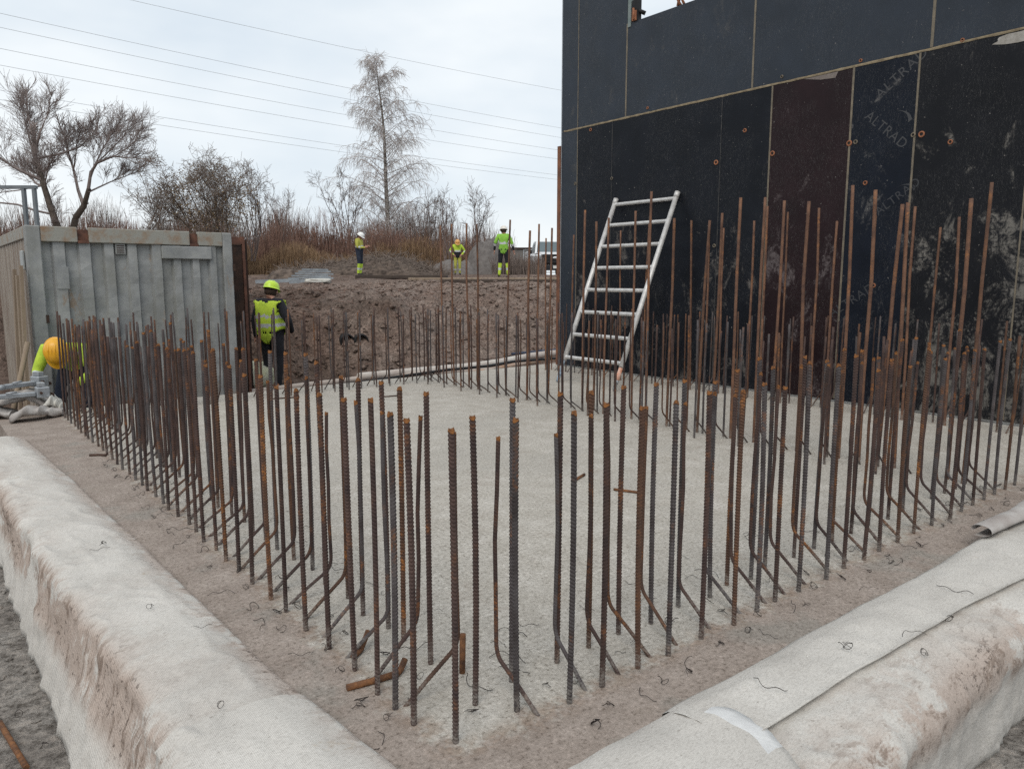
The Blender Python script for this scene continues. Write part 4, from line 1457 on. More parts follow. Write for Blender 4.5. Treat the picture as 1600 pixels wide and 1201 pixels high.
o = m.build('bar_stub', M_OFF, org=(b_, a_, 0)); tag(o, 'short orange rusty stub sticking up from the slab behind the corner bar', 'rebar stub')

# ------------------------------------------------------------------ tie wires
def wire_mesh(tight):
    m = MB()
    n = random.choice([12, 15, 18])
    ang = random.uniform(0, 6.28); p_ = Vector((0, 0, .004)); pts = [p_.copy()]
    cur = random.choice([-1, 1]) * (random.uniform(.45, .7) if tight else random.uniform(.05, .22))
    for k in range(n):
        ang += cur + random.uniform(-.12, .12)
        if k == n - 4: cur = -cur * random.uniform(.6, 2.0)
        p_ = p_ + Vector((math.cos(ang), math.sin(ang), 0)) * .0085
        p_.z = .004 + (.010 if tight else .006) * (1 - math.cos(k * .7))
        pts.append(p_.copy())
    m.tube(pts, .0013, 4, smooth=True, cap=False)
    if tight and random.random() < .6:
        m.tube([pts[2] + Vector((.004, 0, .003)), pts[4] + Vector((0, .006, .006)), pts[6], pts[3] + Vector((.012, .01, .004)), pts[8]], .00105, 4, cap=False)
    return m.mesh('tie_wire', M_WIRE)


WIRES = {True: [wire_mesh(True) for _ in range(7)], False: [wire_mesh(False) for _ in range(7)]}
def wire(b_, a_, z_, grp, lab, tight=True):
    o = bpy.data.objects.new('tie_wire', random.choice(WIRES[tight])); COL.objects.link(o)
    o.location = P(b_, a_, z_); o.rotation_euler = (random.uniform(-.1, .1), random.uniform(-.1, .1), random.uniform(0, 6.28))
    s_ = random.uniform(.7, 1.2); o.scale = (s_, s_, s_)
    tag(o, lab, 'tie wire', grp)
U = random.uniform
for i, a_ in enumerate(la[:26]):
    n_ = ordinal(i + 2)
    wire(U(1.08, 1.19), a_ + U(-.09, .09), .001, 'tie wires on the left ledge', f'curl of dark tie wire on the left ledge outside the {n_} outer bar')
    if i % 2 == 0: wire(U(1.02, 1.16), a_ + U(-.08, .08), .001, 'tie wires on the left ledge', f'stretched dark tie wire on the left ledge outside the {n_} outer bar', False)
    if i < 20: wire(U(1.27, 1.42), a_ + U(-.08, .08), .001, 'tie wires inside the bar ring', f'curl of dark tie wire between left row bars beside the {n_} outer bar')
    if i < 14: wire(U(1.5, 1.75), a_ + U(-.08, .08), .001, 'tie wires inside the bar ring', f'stretched tie wire on the pale slab inside the {n_} left outer bar', False)
for i, b_ in enumerate(rb[:22]):
    n_ = ordinal(i + 2)
    wire(b_ + U(-.09, .09), U(1.64, 1.76), .001, 'tie wires on the right ledge', f'curl of dark tie wire on the right ledge outside the {n_} outer bar')
    if i % 2: wire(b_ + U(-.08, .08), U(1.56, 1.73), .001, 'tie wires on the right ledge', f'stretched dark tie wire on the right ledge outside the {n_} outer bar', False)
    wire(b_ + U(-.08, .08), U(1.84, 1.98), .001, 'tie wires inside the bar ring', f'curl of dark tie wire between right row bars beside the {n_} outer bar')
    if i < 16: wire(b_ + U(-.08, .08), U(2.08, 2.4), .001, 'tie wires inside the bar ring', f'stretched tie wire on the pale slab inside the {n_} right outer bar', False)
pl_ = sorted(((165, 853), (172, 858), (235, 955), (332, 978), (345, 1112), (305, 830), (262, 720)), key=lambda q: -q[1])
for i, (x_, y_) in enumerate(pl_):
    b_, a_ = on_slab(x_, y_, .075); wire(b_, a_, .086, 'tie wires on the left blanket', f'bent tie wire on top of the left blanket, {ordinal(i + 1)} from its near end', i % 2 == 0)
pr_ = sorted(((1230, 1085, .085), (1318, 1018, .085), (1463, 918, .085), (1478, 976, .06), (1410, 1000, .085), (1446, 1030, .05)), key=lambda q: q[0])
for i, (x_, y_, z_) in enumerate(pr_):
    b_, a_ = on_slab(x_, y_, z_); wire(b_, a_, z_ + .012, 'tie wires on the right blankets', f'bent tie wire on top of the right blankets, {ordinal(i + 1)} from the near corner', i % 2 == 1)
for i, (x_, y_) in enumerate(((75, 1165), (30, 1125), (25, 960))):
    b_, a_ = on_slab(x_, y_, GZ); wire(b_, a_, GZ + .012, 'tie wires on the ground', f'tie wire on the ground below the left blanket, {ordinal(i + 1)} from the bottom left corner')
# ------------------------------------------------------------------ trees
def segs_mesh(name, segs, mats, matidx, sides):
    S = np.array([[*p0, *p1, r0, r1] for (p0, p1, r0, r1) in segs], float)
    p0, p1 = S[:, :3], S[:, 3:6]
    d = p1 - p0
    d /= np.maximum(1e-6, np.linalg.norm(d, axis=1))[:, None]
    ref = np.where(np.abs(d[:, 2:3]) < .8, np.array([[0, 0, 1.]]), np.array([[1., 0, 0]]))
    u = np.cross(d, ref); u /= np.linalg.norm(u, axis=1)[:, None]
    w_ = np.cross(d, u)
    vs, n = [], sides
    for k in range(n):
        an = 2 * math.pi * k / n
        o_ = u * math.cos(an) + w_ * math.sin(an)
        vs.append(p0 + o_ * S[:, 6:7])
    for k in range(n):
        an = 2 * math.pi * k / n
        o_ = u * math.cos(an) + w_ * math.sin(an)
        vs.append(p1 + o_ * S[:, 7:8])
    V = np.stack(vs, 1).reshape(-1, 3)
    base = np.arange(len(S))[:, None] * (2 * n)
    F = np.concatenate([base + np.array([[k, (k + 1) % n, n + (k + 1) % n, n + k]]) for k in range(n)], 0)
    return np_mesh(name, V, F, mats, None, smooth=True)


def vrot(d, axis, ang):
    return Matrix.Rotation(ang, 3, axis) @ d


def rnd_perp(d):
    q = Vector((random.gauss(0, 1), random.gauss(0, 1), random.gauss(0, 1)))
    q = q - d * q.dot(d)
    return q.normalized() if q.length > 1e-4 else Vector((1, 0, 0))


def branchlet(segs, p, d, ln, r, depth, spread, up, kids, droop=0.0, nseg=3):
    """one twig with its own smaller twigs"""
    pts = [p.copy()]
    dd = d.copy()
    for k in range(nseg):
        dd = (dd + rnd_perp(dd) * .16 + Vector((0, 0, up)) * .12 - Vector((0, 0, droop)) * .35 * (k + 1) / nseg).normalized()
        q = pts[-1] + dd * ln / nseg
        segs.append((pts[-1], q, max(.0065, r * (1 - .6 * k / nseg)), max(.0055, r * (1 - .6 * (k + 1) / nseg))))
        pts.append(q)
    if depth > 0:
        for k in range(kids):
            u = .25 + .75 * (k + random.random()) / kids
            i = min(nseg - 1, int(u * nseg)); f_ = u * nseg - i
            q = pts[i].lerp(pts[i + 1], min(1, f_))
            d0 = (pts[i + 1] - pts[i]).normalized()
            d1 = vrot(d0, rnd_perp(d0), random.uniform(.6, 1.1) * spread)
            branchlet(segs, q, d1, ln * random.uniform(.48, .78), max(.0075, r * .68), depth - 1, spread, up, kids, droop * 1.2, max(2, nseg - 1))


def make_tree(name, limbs, D, base_r, label, bark, twig, seed, kid_len, kids, depth, ground, spread=1.0, up=.5, droop=0.0, every=.5, tw_r=.022, t0=.25, thin=.72):
    """limbs are polylines of (photo x, photo y, depth shift) turned into places D metres ahead"""
    random.seed(seed)
    first = limbs[0][0][0]
    base = Vector(far(first[0], first[1], D))
    root_xy = (base.x, base.y)
    e = bpy.data.objects.new(name, None); COL.objects.link(e); e.location = (base.x, base.y, ground)
    tag(e, label, 'tree')
    O_ = Vector((base.x, base.y, ground))
    tr, tw = [], []
    for (poly, r0, r1, grow) in limbs:
        r0, r1 = r0 * thin, max(.012, r1 * thin)
        pts = []
        for (x_, y_, ds) in poly:
            X, Y, Z = far(x_, y_, D)
            pts.append(Vector((X, Y + ds, Z)) - O_)
        # refine with small kinks
        fine = []
        for i in range(len(pts) - 1):
            L_ = (pts[i + 1] - pts[i]).length
            k_ = max(1, int(L_ / .6))
            for j in range(k_):
                q = pts[i].lerp(pts[i + 1], j / k_)
                fine.append(q + (rnd_perp((pts[i + 1] - pts[i]).normalized()) * .05 * (1 if (i + j) else 0)))
        fine.append(pts[-1])
        tot = sum((fine[i + 1] - fine[i]).length for i in range(len(fine) - 1))
        run = 0
        for i in range(len(fine) - 1):
            L_ = (fine[i + 1] - fine[i]).length
            ra, rb_ = r0 + (r1 - r0) * run / tot, r0 + (r1 - r0) * (run + L_) / tot
            (tr if max(ra, rb_) > .4 * limbs[0][1] else tw).append((fine[i], fine[i + 1], ra, rb_))
            d0 = (fine[i + 1] - fine[i]).normalized()
            if run / tot >= t0 and grow > 0:
                nk = max(1, int(L_ / every + random.random()))
                for _ in range(nk):
                    u = random.random()
                    d1 = vrot(d0, rnd_perp(d0), random.uniform(.5, 1.15) * spread)
                    if run / tot < .55 and random.random() < .55: continue
                    d1 = (d1 + Vector((0, 0, up * .6))).normalized()
                    branchlet(tw, fine[i].lerp(fine[i + 1], u), d1, kid_len * grow * random.uniform(.55, 1.15) * (1.15 - .4 * run / tot), tw_r, depth, spread, up, kids, droop)
            run += L_
        branchlet(tw, fine[-1], (fine[-1] - fine[-2]).normalized(), kid_len * grow * .9, max(tw_r, r1), depth, spread, up, kids, droop)
    link('trunk', segs_mesh('trunk', tr, bark, 0, 7), e)
    link('crown', segs_mesh('crown', tw, twig, 0, 3), e)
    return e


DW = 36
W1 = [([(110, 430, 0), (106, 372, 0), (98, 330, 0), (90, 295, 0), (83, 262, 0), (80, 236, 0)], .32, .14, .6),
      ([(80, 236, 0), (72, 210, .3), (66, 188, .4)], .12, .05, 1), ([(81, 240, 0), (96, 220, -.4), (112, 196, -.5)], .12, .04, 1),
      ([(83, 262, 0), (62, 245, .8), (48, 222, 1.2), (40, 196, 1.4)], .13, .04, 1), ([(88, 288, 0), (62, 270, -.8), (36, 250, -1.5), (14, 228, -2)], .15, .04, 1),
      ([(82, 255, 0), (104, 246, .6), (128, 232, 1.0), (146, 214, 1.2)], .11, .035, .95), ([(95, 322, 0), (66, 292, .9), (36, 278, 1.8), (4, 262, 2.5)], .15, .04, 1),
      ([(92, 300, 0), (112, 284, -1), (128, 268, -1.5)], .08, .03, .8), ([(100, 338, 0), (70, 328, -1.2), (36, 326, -2), (2, 318, -2.6)], .10, .03, .9), ([(66, 292, .9), (40, 300, .4), (14, 306, 0)], .07, .03, .9)]
make_tree('willow_tree', W1, DW, .3, 'big bare spreading tree at the left edge above the grey container', M_BARK, M_TWIG_W, 3, 1.2, 6, 2, 1.6, .72, .8, 0, .085, .0125, .2, .66)
W2 = [([(118, 420, 0), (122, 372, 0), (132, 344, 0), (147, 325, 0)], .27, .21, .15), ([(147, 325, 0), (134, 302, .3), (126, 272, .5), (121, 245, .5), (118, 226, .5)], .16, .06, .75),
      ([(147, 325, 0), (160, 300, -.3), (172, 276, -.5), (182, 264, -.6), (206, 256, -.6), (228, 257, -.6)], .19, .05, 1.0), ([(166, 288, -.4), (169, 262, 0), (178, 238, .4), (190, 216, .5)], .09, .035, 1),
      ([(182, 264, -.6), (200, 240, -.2), (216, 222, 0)], .07, .03, .95), ([(160, 306, -.3), (182, 286, .6), (206, 274, 1)], .08, .03, .7), ([(126, 272, .5), (140, 250, 0), (150, 230, -.3)], .07, .03, .8), ([(206, 256, -.6), (226, 238, -.3), (236, 226, 0)], .05, .025, .8)]
make_tree('willow_tree', W2, DW + 1.5, .3, 'bare forked tree with an open right limb behind the grey container', M_BARK, M_TWIG_W, 5, 1.2, 6, 2, 1.6, .72, .8, 0, .09, .0125, .22, .66)

# dense thorn bush with a few dead leaves
DB = 34
BL = []
random.seed(9)
for i in range(17):
    ex = random.uniform(262, 412); ey = 264 + 34 * ((ex - 335) / 78) ** 2 + random.uniform(-4, 40)
    sx_ = 332 + (ex - 335) * .18 + random.uniform(-12, 12)
    BL.append(([(sx_, 415, 0), (sx_ + (ex - sx_) * .32, 358, random.uniform(-.8, .8)), (sx_ + (ex - sx_) * .72, ey + (358 - ey) * .35, random.uniform(-1.5, 1.5)), (ex, ey, random.uniform(-2, 2))], .10, .025, 1))
bush = make_tree('thorn_bush', BL, DB, .1, 'dense round bare bush with a few withered leaves right of the big trees', M_TWIG, M_TWIG_T, 9, .85, 4, 2, 1.6, 1.1, .35, 0, .24, .010, .12, .42)
BL = []
for i in range(11):
    ex = random.uniform(208, 288); ey = 300 + 22 * ((ex - 250) / 40) ** 2 + random.uniform(-6, 26)
    sx_ = 258 + random.uniform(-14, 14)
    BL.append(([(sx_, 415, 0), (sx_ + (ex - sx_) * .4, 358, random.uniform(-.8, .8)), (ex, ey, random.uniform(-1.2, 1.2))], .07, .02, 1))
make_tree('thorn_bush', BL, DB - 1, .1, 'lower bare bush beside the dense round one, above the container roof', M_TWIG, M_TWIG_T, 12, .75, 4, 2, 1.6, 1.1, .35, 0, .24, .0105, .12, .5)


def leaves(parent, n, cx, cy, cz, rx_, ry_, rz_, size):
    V, F = [], []
    for i in range(n):
        q = Vector((random.gauss(0, 1), random.gauss(0, 1), random.gauss(0, 1))).normalized() * random.uniform(.55, 1.02)
        c_ = Vector((cx + q.x * rx_, cy + q.y * ry_, cz + q.z * rz_))
        u = Vector((random.gauss(0, 1), random.gauss(0, 1), random.gauss(0, 1))).normalized() * size * random.uniform(.6, 1.3)
        w_ = rnd_perp(u.normalized()) * size * .55
        k = len(V)
        V += [c_ - u, c_ + w_, c_ + u, c_ - w_]; F.append((k, k + 1, k + 2, k + 3))
    o = link('leaves', np_mesh('leaves', np.array([tuple(v) for v in V]), np.array(F), M_LEAF), parent)
    o['kind'] = 'stuff'
    return o


bx_, by_, bz_ = far(338, 316, DB)
leaves(bush, 2600, bx_ - bush.location.x, 0, bz_ - 1.6, 2.3, 2.0, 1.6, .05)

# birch
random.seed(21)
DBI = 50
bX, bY, _ = far(607, 400, DBI)
bg0 = 1.65
top = CAM_H + (436 - 112) / 1156 * DBI
Hh = top - bg0
birch = bpy.data.objects.new('birch_tree', None); COL.objects.link(birch); birch.location = (bX, bY, bg0)
tag(birch, 'tall slender bare birch with drooping twigs against the pale sky', 'tree')
tr, tw = [], []
def trunk_at(u):
    return Vector((.12 * math.sin(u * 4) + .05 * math.sin(u * 11) - .35 * u * u + .1 * u, .1 * math.sin(u * 5), u * Hh))
NS = 26
for k in range(NS):
    u0, u1 = k / NS, (k + 1) / NS
    tr.append((trunk_at(u0), trunk_at(u1), .185 * (1 - u0) ** .9 + .016, .185 * (1 - u1) ** .9 + .016))
for k in range(105):
    u = .10 + .89 * (k + random.random()) / 105
    p0 = trunk_at(u)
    az = random.uniform(0, 6.28)
    ln = (4.8 * (1 - u) ** .5 * (.72 + .28 * min(1, u / .3)) + .2) * random.uniform(.5, 1.1)
    d = Vector((math.cos(az), math.sin(az), random.uniform(.45, 1.0))).normalized()
    if k in (5, 9):
        az = .15 if k == 5 else 3.0
        ln = 5.2; d = Vector((math.cos(az), math.sin(az), .75)).normalized()
    pts = [p0]
    n_ = 7
    for j in range(n_):
        d = (d + Vector((0, 0, -.02 - .20 * (j > 3))) * (1 if u < .8 else .5) + rnd_perp(d) * .14).normalized()
        q = pts[-1] + d * ln / n_
        rb0 = .036 * (1 - u) + .013
        tw.append((pts[-1], q, max(.008, rb0 * (1 - .8 * j / n_)), max(.007, rb0 * (1 - .8 * (j + 1) / n_))))
        pts.append(q)
        for _ in range(3):
            s0 = pts[-2].lerp(q, random.random())
            dd = (vrot(d, rnd_perp(d), random.uniform(.4, 1.1)) + Vector((0, 0, .1))).normalized()
            l2 = random.uniform(.35, 1.1) * (1.2 - .6 * u) * (.6 + .5 * j / n_)
            pp = s0
            for i in range(4):
                dd = (dd + Vector((0, 0, -.40)) + rnd_perp(dd) * .18).normalized()
                q2 = pp + dd * l2 / 4
                tw.append((pp, q2, .0085, .0075))
                if random.random() < .8:
                    dt = (vrot(dd, rnd_perp(dd), random.uniform(.4, 1.0)) + Vector((0, 0, -.45))).normalized()
                    tw.append((q2, q2 + dt * random.uniform(.2, .55), .0075, .006))
                pp = q2
link('trunk', segs_mesh('trunk', tr, M_BARK_W, 0, 9), birch)
link('crown', segs_mesh('crown', tw, M_TWIG_B, 0, 3), birch)

# bare saplings and tall thin stems on the skyline
random.seed(31)
for (x_, yt, D_, lab) in ((545, 296, 46, 'low bare shrub with arching twigs left of the birch'), (700, 322, 40, 'thin bare sapling behind the bending worker'), (742, 318, 41, 'thin bare sapling above the grey gravel heap'), (662, 330, 44, 'bare shrub just right of the birch trunk'), (400, 300, 37, 'bare bush growing right of the dense round bush'), (452, 322, 44, 'thin bare sapling above the red brown weeds')):
    BL = []
    wid = {545: 34, 662: 26, 400: 24}.get(x_, 17)
    for i in range(9 if wid > 20 else 6):
        ex = x_ + random.uniform(-wid, wid)
        BL.append(([(x_ + random.uniform(-6, 6), 408, 0), (x_ + (ex - x_) * .5, (408 + yt) / 2 + random.uniform(-8, 12), random.uniform(-.6, .6)), (ex, yt + random.uniform(-5, 30), random.uniform(-1, 1))], .045, .014, 1))
    make_tree('bare_shrub', BL, D_, .05, lab, M_TWIG, M_TWIG, x_, .75, 4, 2, 1.65, .8, .5, 0, .5, .012, .25)


# ------------------------------------------------------------------ weeds and dry grass: far too many stems to count
def stems(name, label, n, xr, Dr, hfun, mm, width, lean, seed, kind='vegetation'):
    rg = np.random.default_rng(seed)
    D_ = rg.uniform(Dr[0], Dr[1], n)
    px = rg.uniform(xr[0], xr[1], n)
    X = (px - 800) / 1156 * D_
    b_, a_ = X * BX + D_ * BY, -X * BY + D_ * BX
    z0 = ground_z(b_, a_, False) - .05
    hm = np.array([hfun(q, dd) for q, dd in zip(px, D_)])
    clump = vfbm(X, D_, .55, 4) * 1.1 + .75
    h = np.maximum(.15, hm * np.clip(clump, .25, 1.25) * rg.uniform(.55, 1.08, n))
    az = rg.uniform(0, 6.28, n)
    ln = rg.normal(0, lean, (n, 2)) * h[:, None]
    ww = width * rg.uniform(.6, 1.4, n)
    ux, uy = np.cos(az) * ww, np.sin(az) * ww
    p0 = np.stack([X, D_, z0], 1); p1 = p0 + np.stack([ln[:, 0] * .35, ln[:, 1] * .35, h * .55], 1); p2 = p0 + np.stack([ln[:, 0], ln[:, 1], h], 1)
    sd_ = np.stack([ux, uy, np.zeros(n)], 1)
    V = np.stack([p0 - sd_, p0 + sd_, p1 - sd_ * .8, p1 + sd_ * .8, p2 - sd_ * .3, p2 + sd_ * .3], 1).reshape(-1, 3)
    base = np.arange(n)[:, None] * 6
    F = np.concatenate([base + np.array([[0, 1, 3, 2]]), base + np.array([[2, 3, 5, 4]])], 0)
    # side twigs
    k = 2
    rep = np.repeat(np.arange(n), k)
    u = rg.uniform(.3, .95, len(rep))
    q0 = np.where((u < .55)[:, None], p0[rep] + (p1[rep] - p0[rep]) * (u / .55)[:, None], p1[rep] + (p2[rep] - p1[rep]) * ((u - .55) / .45)[:, None])
    tl = h[rep] * rg.uniform(.06, .2, len(rep)); ta = rg.uniform(0, 6.28, len(rep))
    q1 = q0 + np.stack([np.cos(ta) * tl * .6, np.sin(ta) * tl * .6, tl], 1)
    sw = np.stack([-np.sin(ta), np.cos(ta), np.zeros(len(rep))], 1) * (ww[rep] * .55)[:, None]
    V2 = np.stack([q0 - sw, q0 + sw, q1 + sw * .5, q1 - sw * .5], 1).reshape(-1, 3)
    F2 = np.arange(len(rep) * 4).reshape(-1, 4) + len(V)
    o = link(name, np_mesh(name, np.concatenate([V, V2]), np.concatenate([F, F2]), mm))
    tag(o, label, kind, None, 'stuff')
    return o


def top_to_h(tab):
    xs_, ys_ = [q[0] for q in tab], [q[1] for q in tab]
    def f_(px, D_):
        y_ = np.interp(px, xs_, ys_)
        return max(.2, CAM_H + (436 - y_) / 1156 * D_ - 1.65)
    return f_


stems('grey_shrubs', 'grey brown leafless shrubs along the skyline', 13000, (-60, 800), (49, 57), top_to_h([(-60, 338), (200, 338), (380, 318), (450, 325), (520, 335), (600, 342), (680, 345), (720, 340), (770, 352), (800, 380)]), M_REED3, .016, .10, 3, 'shrubs')
stems('red_brown_weeds', 'band of red brown withered weeds behind the debris heaps', 21000, (-60, 800), (41.5, 49), top_to_h([(-60, 350), (340, 345), (400, 335), (480, 347), (560, 360), (640, 374), (700, 366), (760, 374), (790, 398), (800, 410)]), M_REED2, .015, .08, 4, 'weeds')
stems('dry_grass', 'tan dry grass along the far edge of the site', 12000, (330, 560), (36, 40.5), top_to_h([(330, 385), (420, 382), (480, 392), (560, 396), (640, 388), (680, 380), (730, 388), (760, 398), (800, 412)]), M_REED, .013, .09, 5, 'grass')
stems('dry_grass', 'tan dry grass behind the gravel heap and around the birch foot', 14000, (540, 800), (41, 45), top_to_h([(330, 385), (560, 396), (640, 388), (680, 380), (730, 388), (760, 398), (800, 412)]), M_REED, .014, .09, 15, 'grass')
stems('dry_grass', 'pale scrub grass beside the pickup truck', 3500, (770, 850), (36, 46), top_to_h([(770, 402), (800, 398), (850, 405)]), M_REED3, .014, .12, 6, 'grass')

# ------------------------------------------------------------------ heaps on the upper level
def heap(name, x0, x1, ytop, D_, depth, mm, label, cat, seed, sharp=1.0, prof=None):
    xa, xb = (x0 - 800) / 1156 * D_, (x1 - 800) / 1156 * D_
    cx, wd = (xa + xb) / 2, (xb - xa) / 2
    b_, a_ = toab(cx, D_)
    zb = gz(b_, a_) - .03
    h = CAM_H + (436 - ytop) / 1156 * D_ - zb
    N, M_ = 72, 40
    rows = []
    for i in range(M_ + 1):
        v_ = i / M_ * 2 - 1
        row = []
        for k in range(N + 1):
            u = k / N * 2 - 1
            rr_ = math.sqrt(u * u + v_ * v_)
            q = max(0, 1 - rr_)
            hh = (q ** .7 if sharp < 1 else 1 - (1 - min(1, q * 1.35)) ** 2) if prof is None else np.interp(u, prof[0], prof[1]) * max(0, 1 - abs(v_)) ** .6
            nz = fbm(u * wd * 1.5, v_ * depth * 1.5, .9, 5, seed)
            z_ = h * hh * (1 + .35 * nz) + max(0, hh) * .22 * fbm(u * wd * 4, v_ * depth * 4, 1.2, 4, seed + 7) * min(1.0, h) - .06 * (1 - min(1, hh * 8))
            row.append((u * wd, v_ * depth, z_))
        rows.append(row)
    m = MB(); m.grid(rows)
    o = link(name, m.mesh(name, mm), None, (cx, D_, zb))
    tag(o, label, cat)
    return o


heap('gravel_heap', 724, 796, 378, 40, 1.6, M_HEAP, 'rounded grey gravel heap behind the worker with hands on hips', 'heap', 3)
heap('gravel_heap', 668, 756, 408, 39, 1.2, M_HEAP, 'low pale gravel spill at the left foot of the grey heap', 'heap', 5)
heap('debris_heap', 425, 705, 399, 33.5, 1.6, M_DEBRIS, 'long dark heap of soil and roots behind the white helmeted worker', 'heap', 8, 1, ((-1, -.8, -.55, -.3, 0, .25, .45, .65, .85, 1), (0, .3, .35, .55, .85, 1.0, .85, .55, .25, 0)))
heap('debris_heap', 418, 500, 421, 26.0, .8, M_DEBRIS, 'small dark soil heap behind the stacked galvanised pieces', 'heap', 11)
# loose roots and twigs in the heaps
random.seed(44)
ss_ = []
for i in range(2600):
    x_ = random.uniform(440, 700); D_ = random.uniform(32.3, 34.3)
    X = (x_ - 800) / 1156 * D_
    b_, a_ = toab(X, D_)
    hh = np.interp(x_, [425, 480, 560, 610, 660, 705], [.1, .35, .7, .85, .5, .05]) * (1 - abs(D_ - 33.5) / 1.6) * 1.15
    p0 = Vector((X, D_, gz(b_, a_) + max(0, hh) * random.uniform(.6, 1.15)))
    d_ = Vector((random.gauss(0, 1), random.gauss(0, .6), random.gauss(.1, .5))).normalized() * random.uniform(.15, .7)
    ss_.append((p0, p0 + d_, random.uniform(.008, .02), .006))
o = link('roots', segs_mesh('roots', ss_, M_TWIG_T, 0, 3)); tag(o, 'tangle of roots and twigs sticking out of the dark debris heap', 'roots', None, 'stuff')
# clods and stones on the slope and rim
def clods(name, label, n, fa, fb_, smin, smax, mm, seed):
    rg = np.random.default_rng(seed)
    a_ = rg.uniform(fa[0], fa[1], n); b_ = rg.uniform(fb_[0], fb_[1], n)
    z_ = ground_z(b_, a_)
    s_ = smin * (smax / smin) ** (rg.random(n) ** 2.2)
    ico = np.array([(0, 0, 1), (.9, 0, .35), (.28, .85, .35), (-.72, .53, .35), (-.72, -.53, .35), (.28, -.85, .35), (.72, .53, -.35), (-.28, .85, -.35), (-.9, 0, -.35), (-.28, -.85, -.35), (.72, -.53, -.35), (0, 0, -1)], float)
    fc = np.array([(0, 1, 2), (0, 2, 3), (0, 3, 4), (0, 4, 5), (0, 5, 1), (1, 6, 2), (2, 7, 3), (3, 8, 4), (4, 9, 5), (5, 10, 1), (6, 7, 2), (7, 8, 3), (8, 9, 4), (9, 10, 5), (10, 6, 1), (11, 7, 6), (11, 8, 7), (11, 9, 8), (11, 10, 9), (11, 6, 10)])
    jt = 1 + rg.uniform(-.35, .35, (n, 12, 1))
    an = rg.uniform(0, 6.28, n)
    sc3 = s_[:, None] * rg.uniform(.6, 1.3, (n, 3)) * np.array([[1, 1, .7]])
    V = ico[None] * jt * sc3[:, None, :]
    ca, sa = np.cos(an)[:, None], np.sin(an)[:, None]
    V = np.stack([V[..., 0] * ca - V[..., 1] * sa, V[..., 0] * sa + V[..., 1] * ca, V[..., 2]], -1)
    V += np.stack([b_, a_, z_ + s_ * .15], 1)[:, None, :]
    F = (fc[None] + (np.arange(n) * 12)[:, None, None]).reshape(-1, 3)
    o = link(name, np_mesh(name, V.reshape(-1, 3), F, mm), rz=TH)
    tag(o, label, 'soil clods', None, 'stuff')
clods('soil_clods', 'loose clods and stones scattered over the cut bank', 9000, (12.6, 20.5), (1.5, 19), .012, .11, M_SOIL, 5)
clods('soil_clods', 'small stones and crumbs on the pit floor beside the blankets', 2600, (-1, 9.5), (-.8, .33), .003, .02, M_SOIL, 6)
# straw, roots hanging in the cut
random.seed(51); ss_ = []
for i in range(1400):
    b_ = random.uniform(2.5, 16); a_ = random.uniform(13.2, 17.5)
    p0 = Vector((b_, a_, float(ground_z(np.array([b_]), np.array([a_]))[0]) + .01))
    d_ = Vector((random.gauss(0, 1), random.gauss(-.4, .6), random.gauss(0, .5))).normalized() * random.uniform(.08, .4)
    ss_.append((p0, p0 + d_, random.uniform(.003, .008), .003))
o = link('roots', segs_mesh('roots', ss_, M_REED2, 0, 3), rz=TH); tag(o, 'loose roots and straw on the slope of the cut bank', 'roots', None, 'stuff')

# galvanised pieces stacked on the rim
M_GP = simple('dull_galvanised', (.34, .37, .39), (.25, .27, .29), 5, .55, .4)
def rim_bar(x0, y0, x1, y1, D_, w_, h_, lab, grp='galvanised pieces on the bank', up=0.0):
    p0, p1 = Vector(far(x0, y0, D_)), Vector(far(x1, y1, D_ + .3))
    p0.z = gw(p0.x, p0.y) + h_ / 2 + .02 + up; p1.z = gw(p1.x, p1.y) + h_ / 2 + .02 + up
    d_ = p1 - p0
    rz = math.atan2(d_.y, d_.x); el = math.atan2(d_.z, math.hypot(d_.x, d_.y))
    e = MB(); T = Matrix.Rotation(-el, 4, 'Y')
    L_ = d_.length
    e.box(0, L_, -w_ / 2, w_ / 2, -h_ / 2, -h_ / 2 + .012, 0, T); e.box(0, L_, -w_ / 2, -w_ / 2 + .012, -h_ / 2 + .0125, h_ / 2, 0, T); e.box(0, L_, w_ / 2 - .012, w_ / 2, -h_ / 2 + .0125, h_ / 2, 0, T)
    o = link('steel_channel', e.mesh('steel_channel', M_GP), None, p0, rz)
    tag(o, lab, 'steel channel', grp)
rim_bar(403, 436, 470, 440, 23, .14, .11, 'long grey steel channel at the left front of the stack on the bank')
rim_bar(455, 441, 520, 438, 23, .14, .12, 'grey steel channel lying at the right front of the stack')
for k in range(6):
    lab = ['lowest', 'second', 'third', 'fourth', 'fifth', 'topmost'][k]
    rim_bar(448 + k * 5.5, 437, 524 - (k % 3) * 4, 434, 23.5 + k * .22, .10, .05, f'grey steel channel in the fanned stack on the bank, {lab} of six', up=.03 + k * .062)
b_, a_, z_ = far_site(500, 443, 22.6)
lump('rubbish_bag', b_, a_, gz(b_, a_) + .03, .42, .2, .07, M_BAG, 'flattened white plastic sheet in front of the stacked steel channels', 'sheet', 17.7)
b_, a_, z_ = far_site(578, 434, 31)
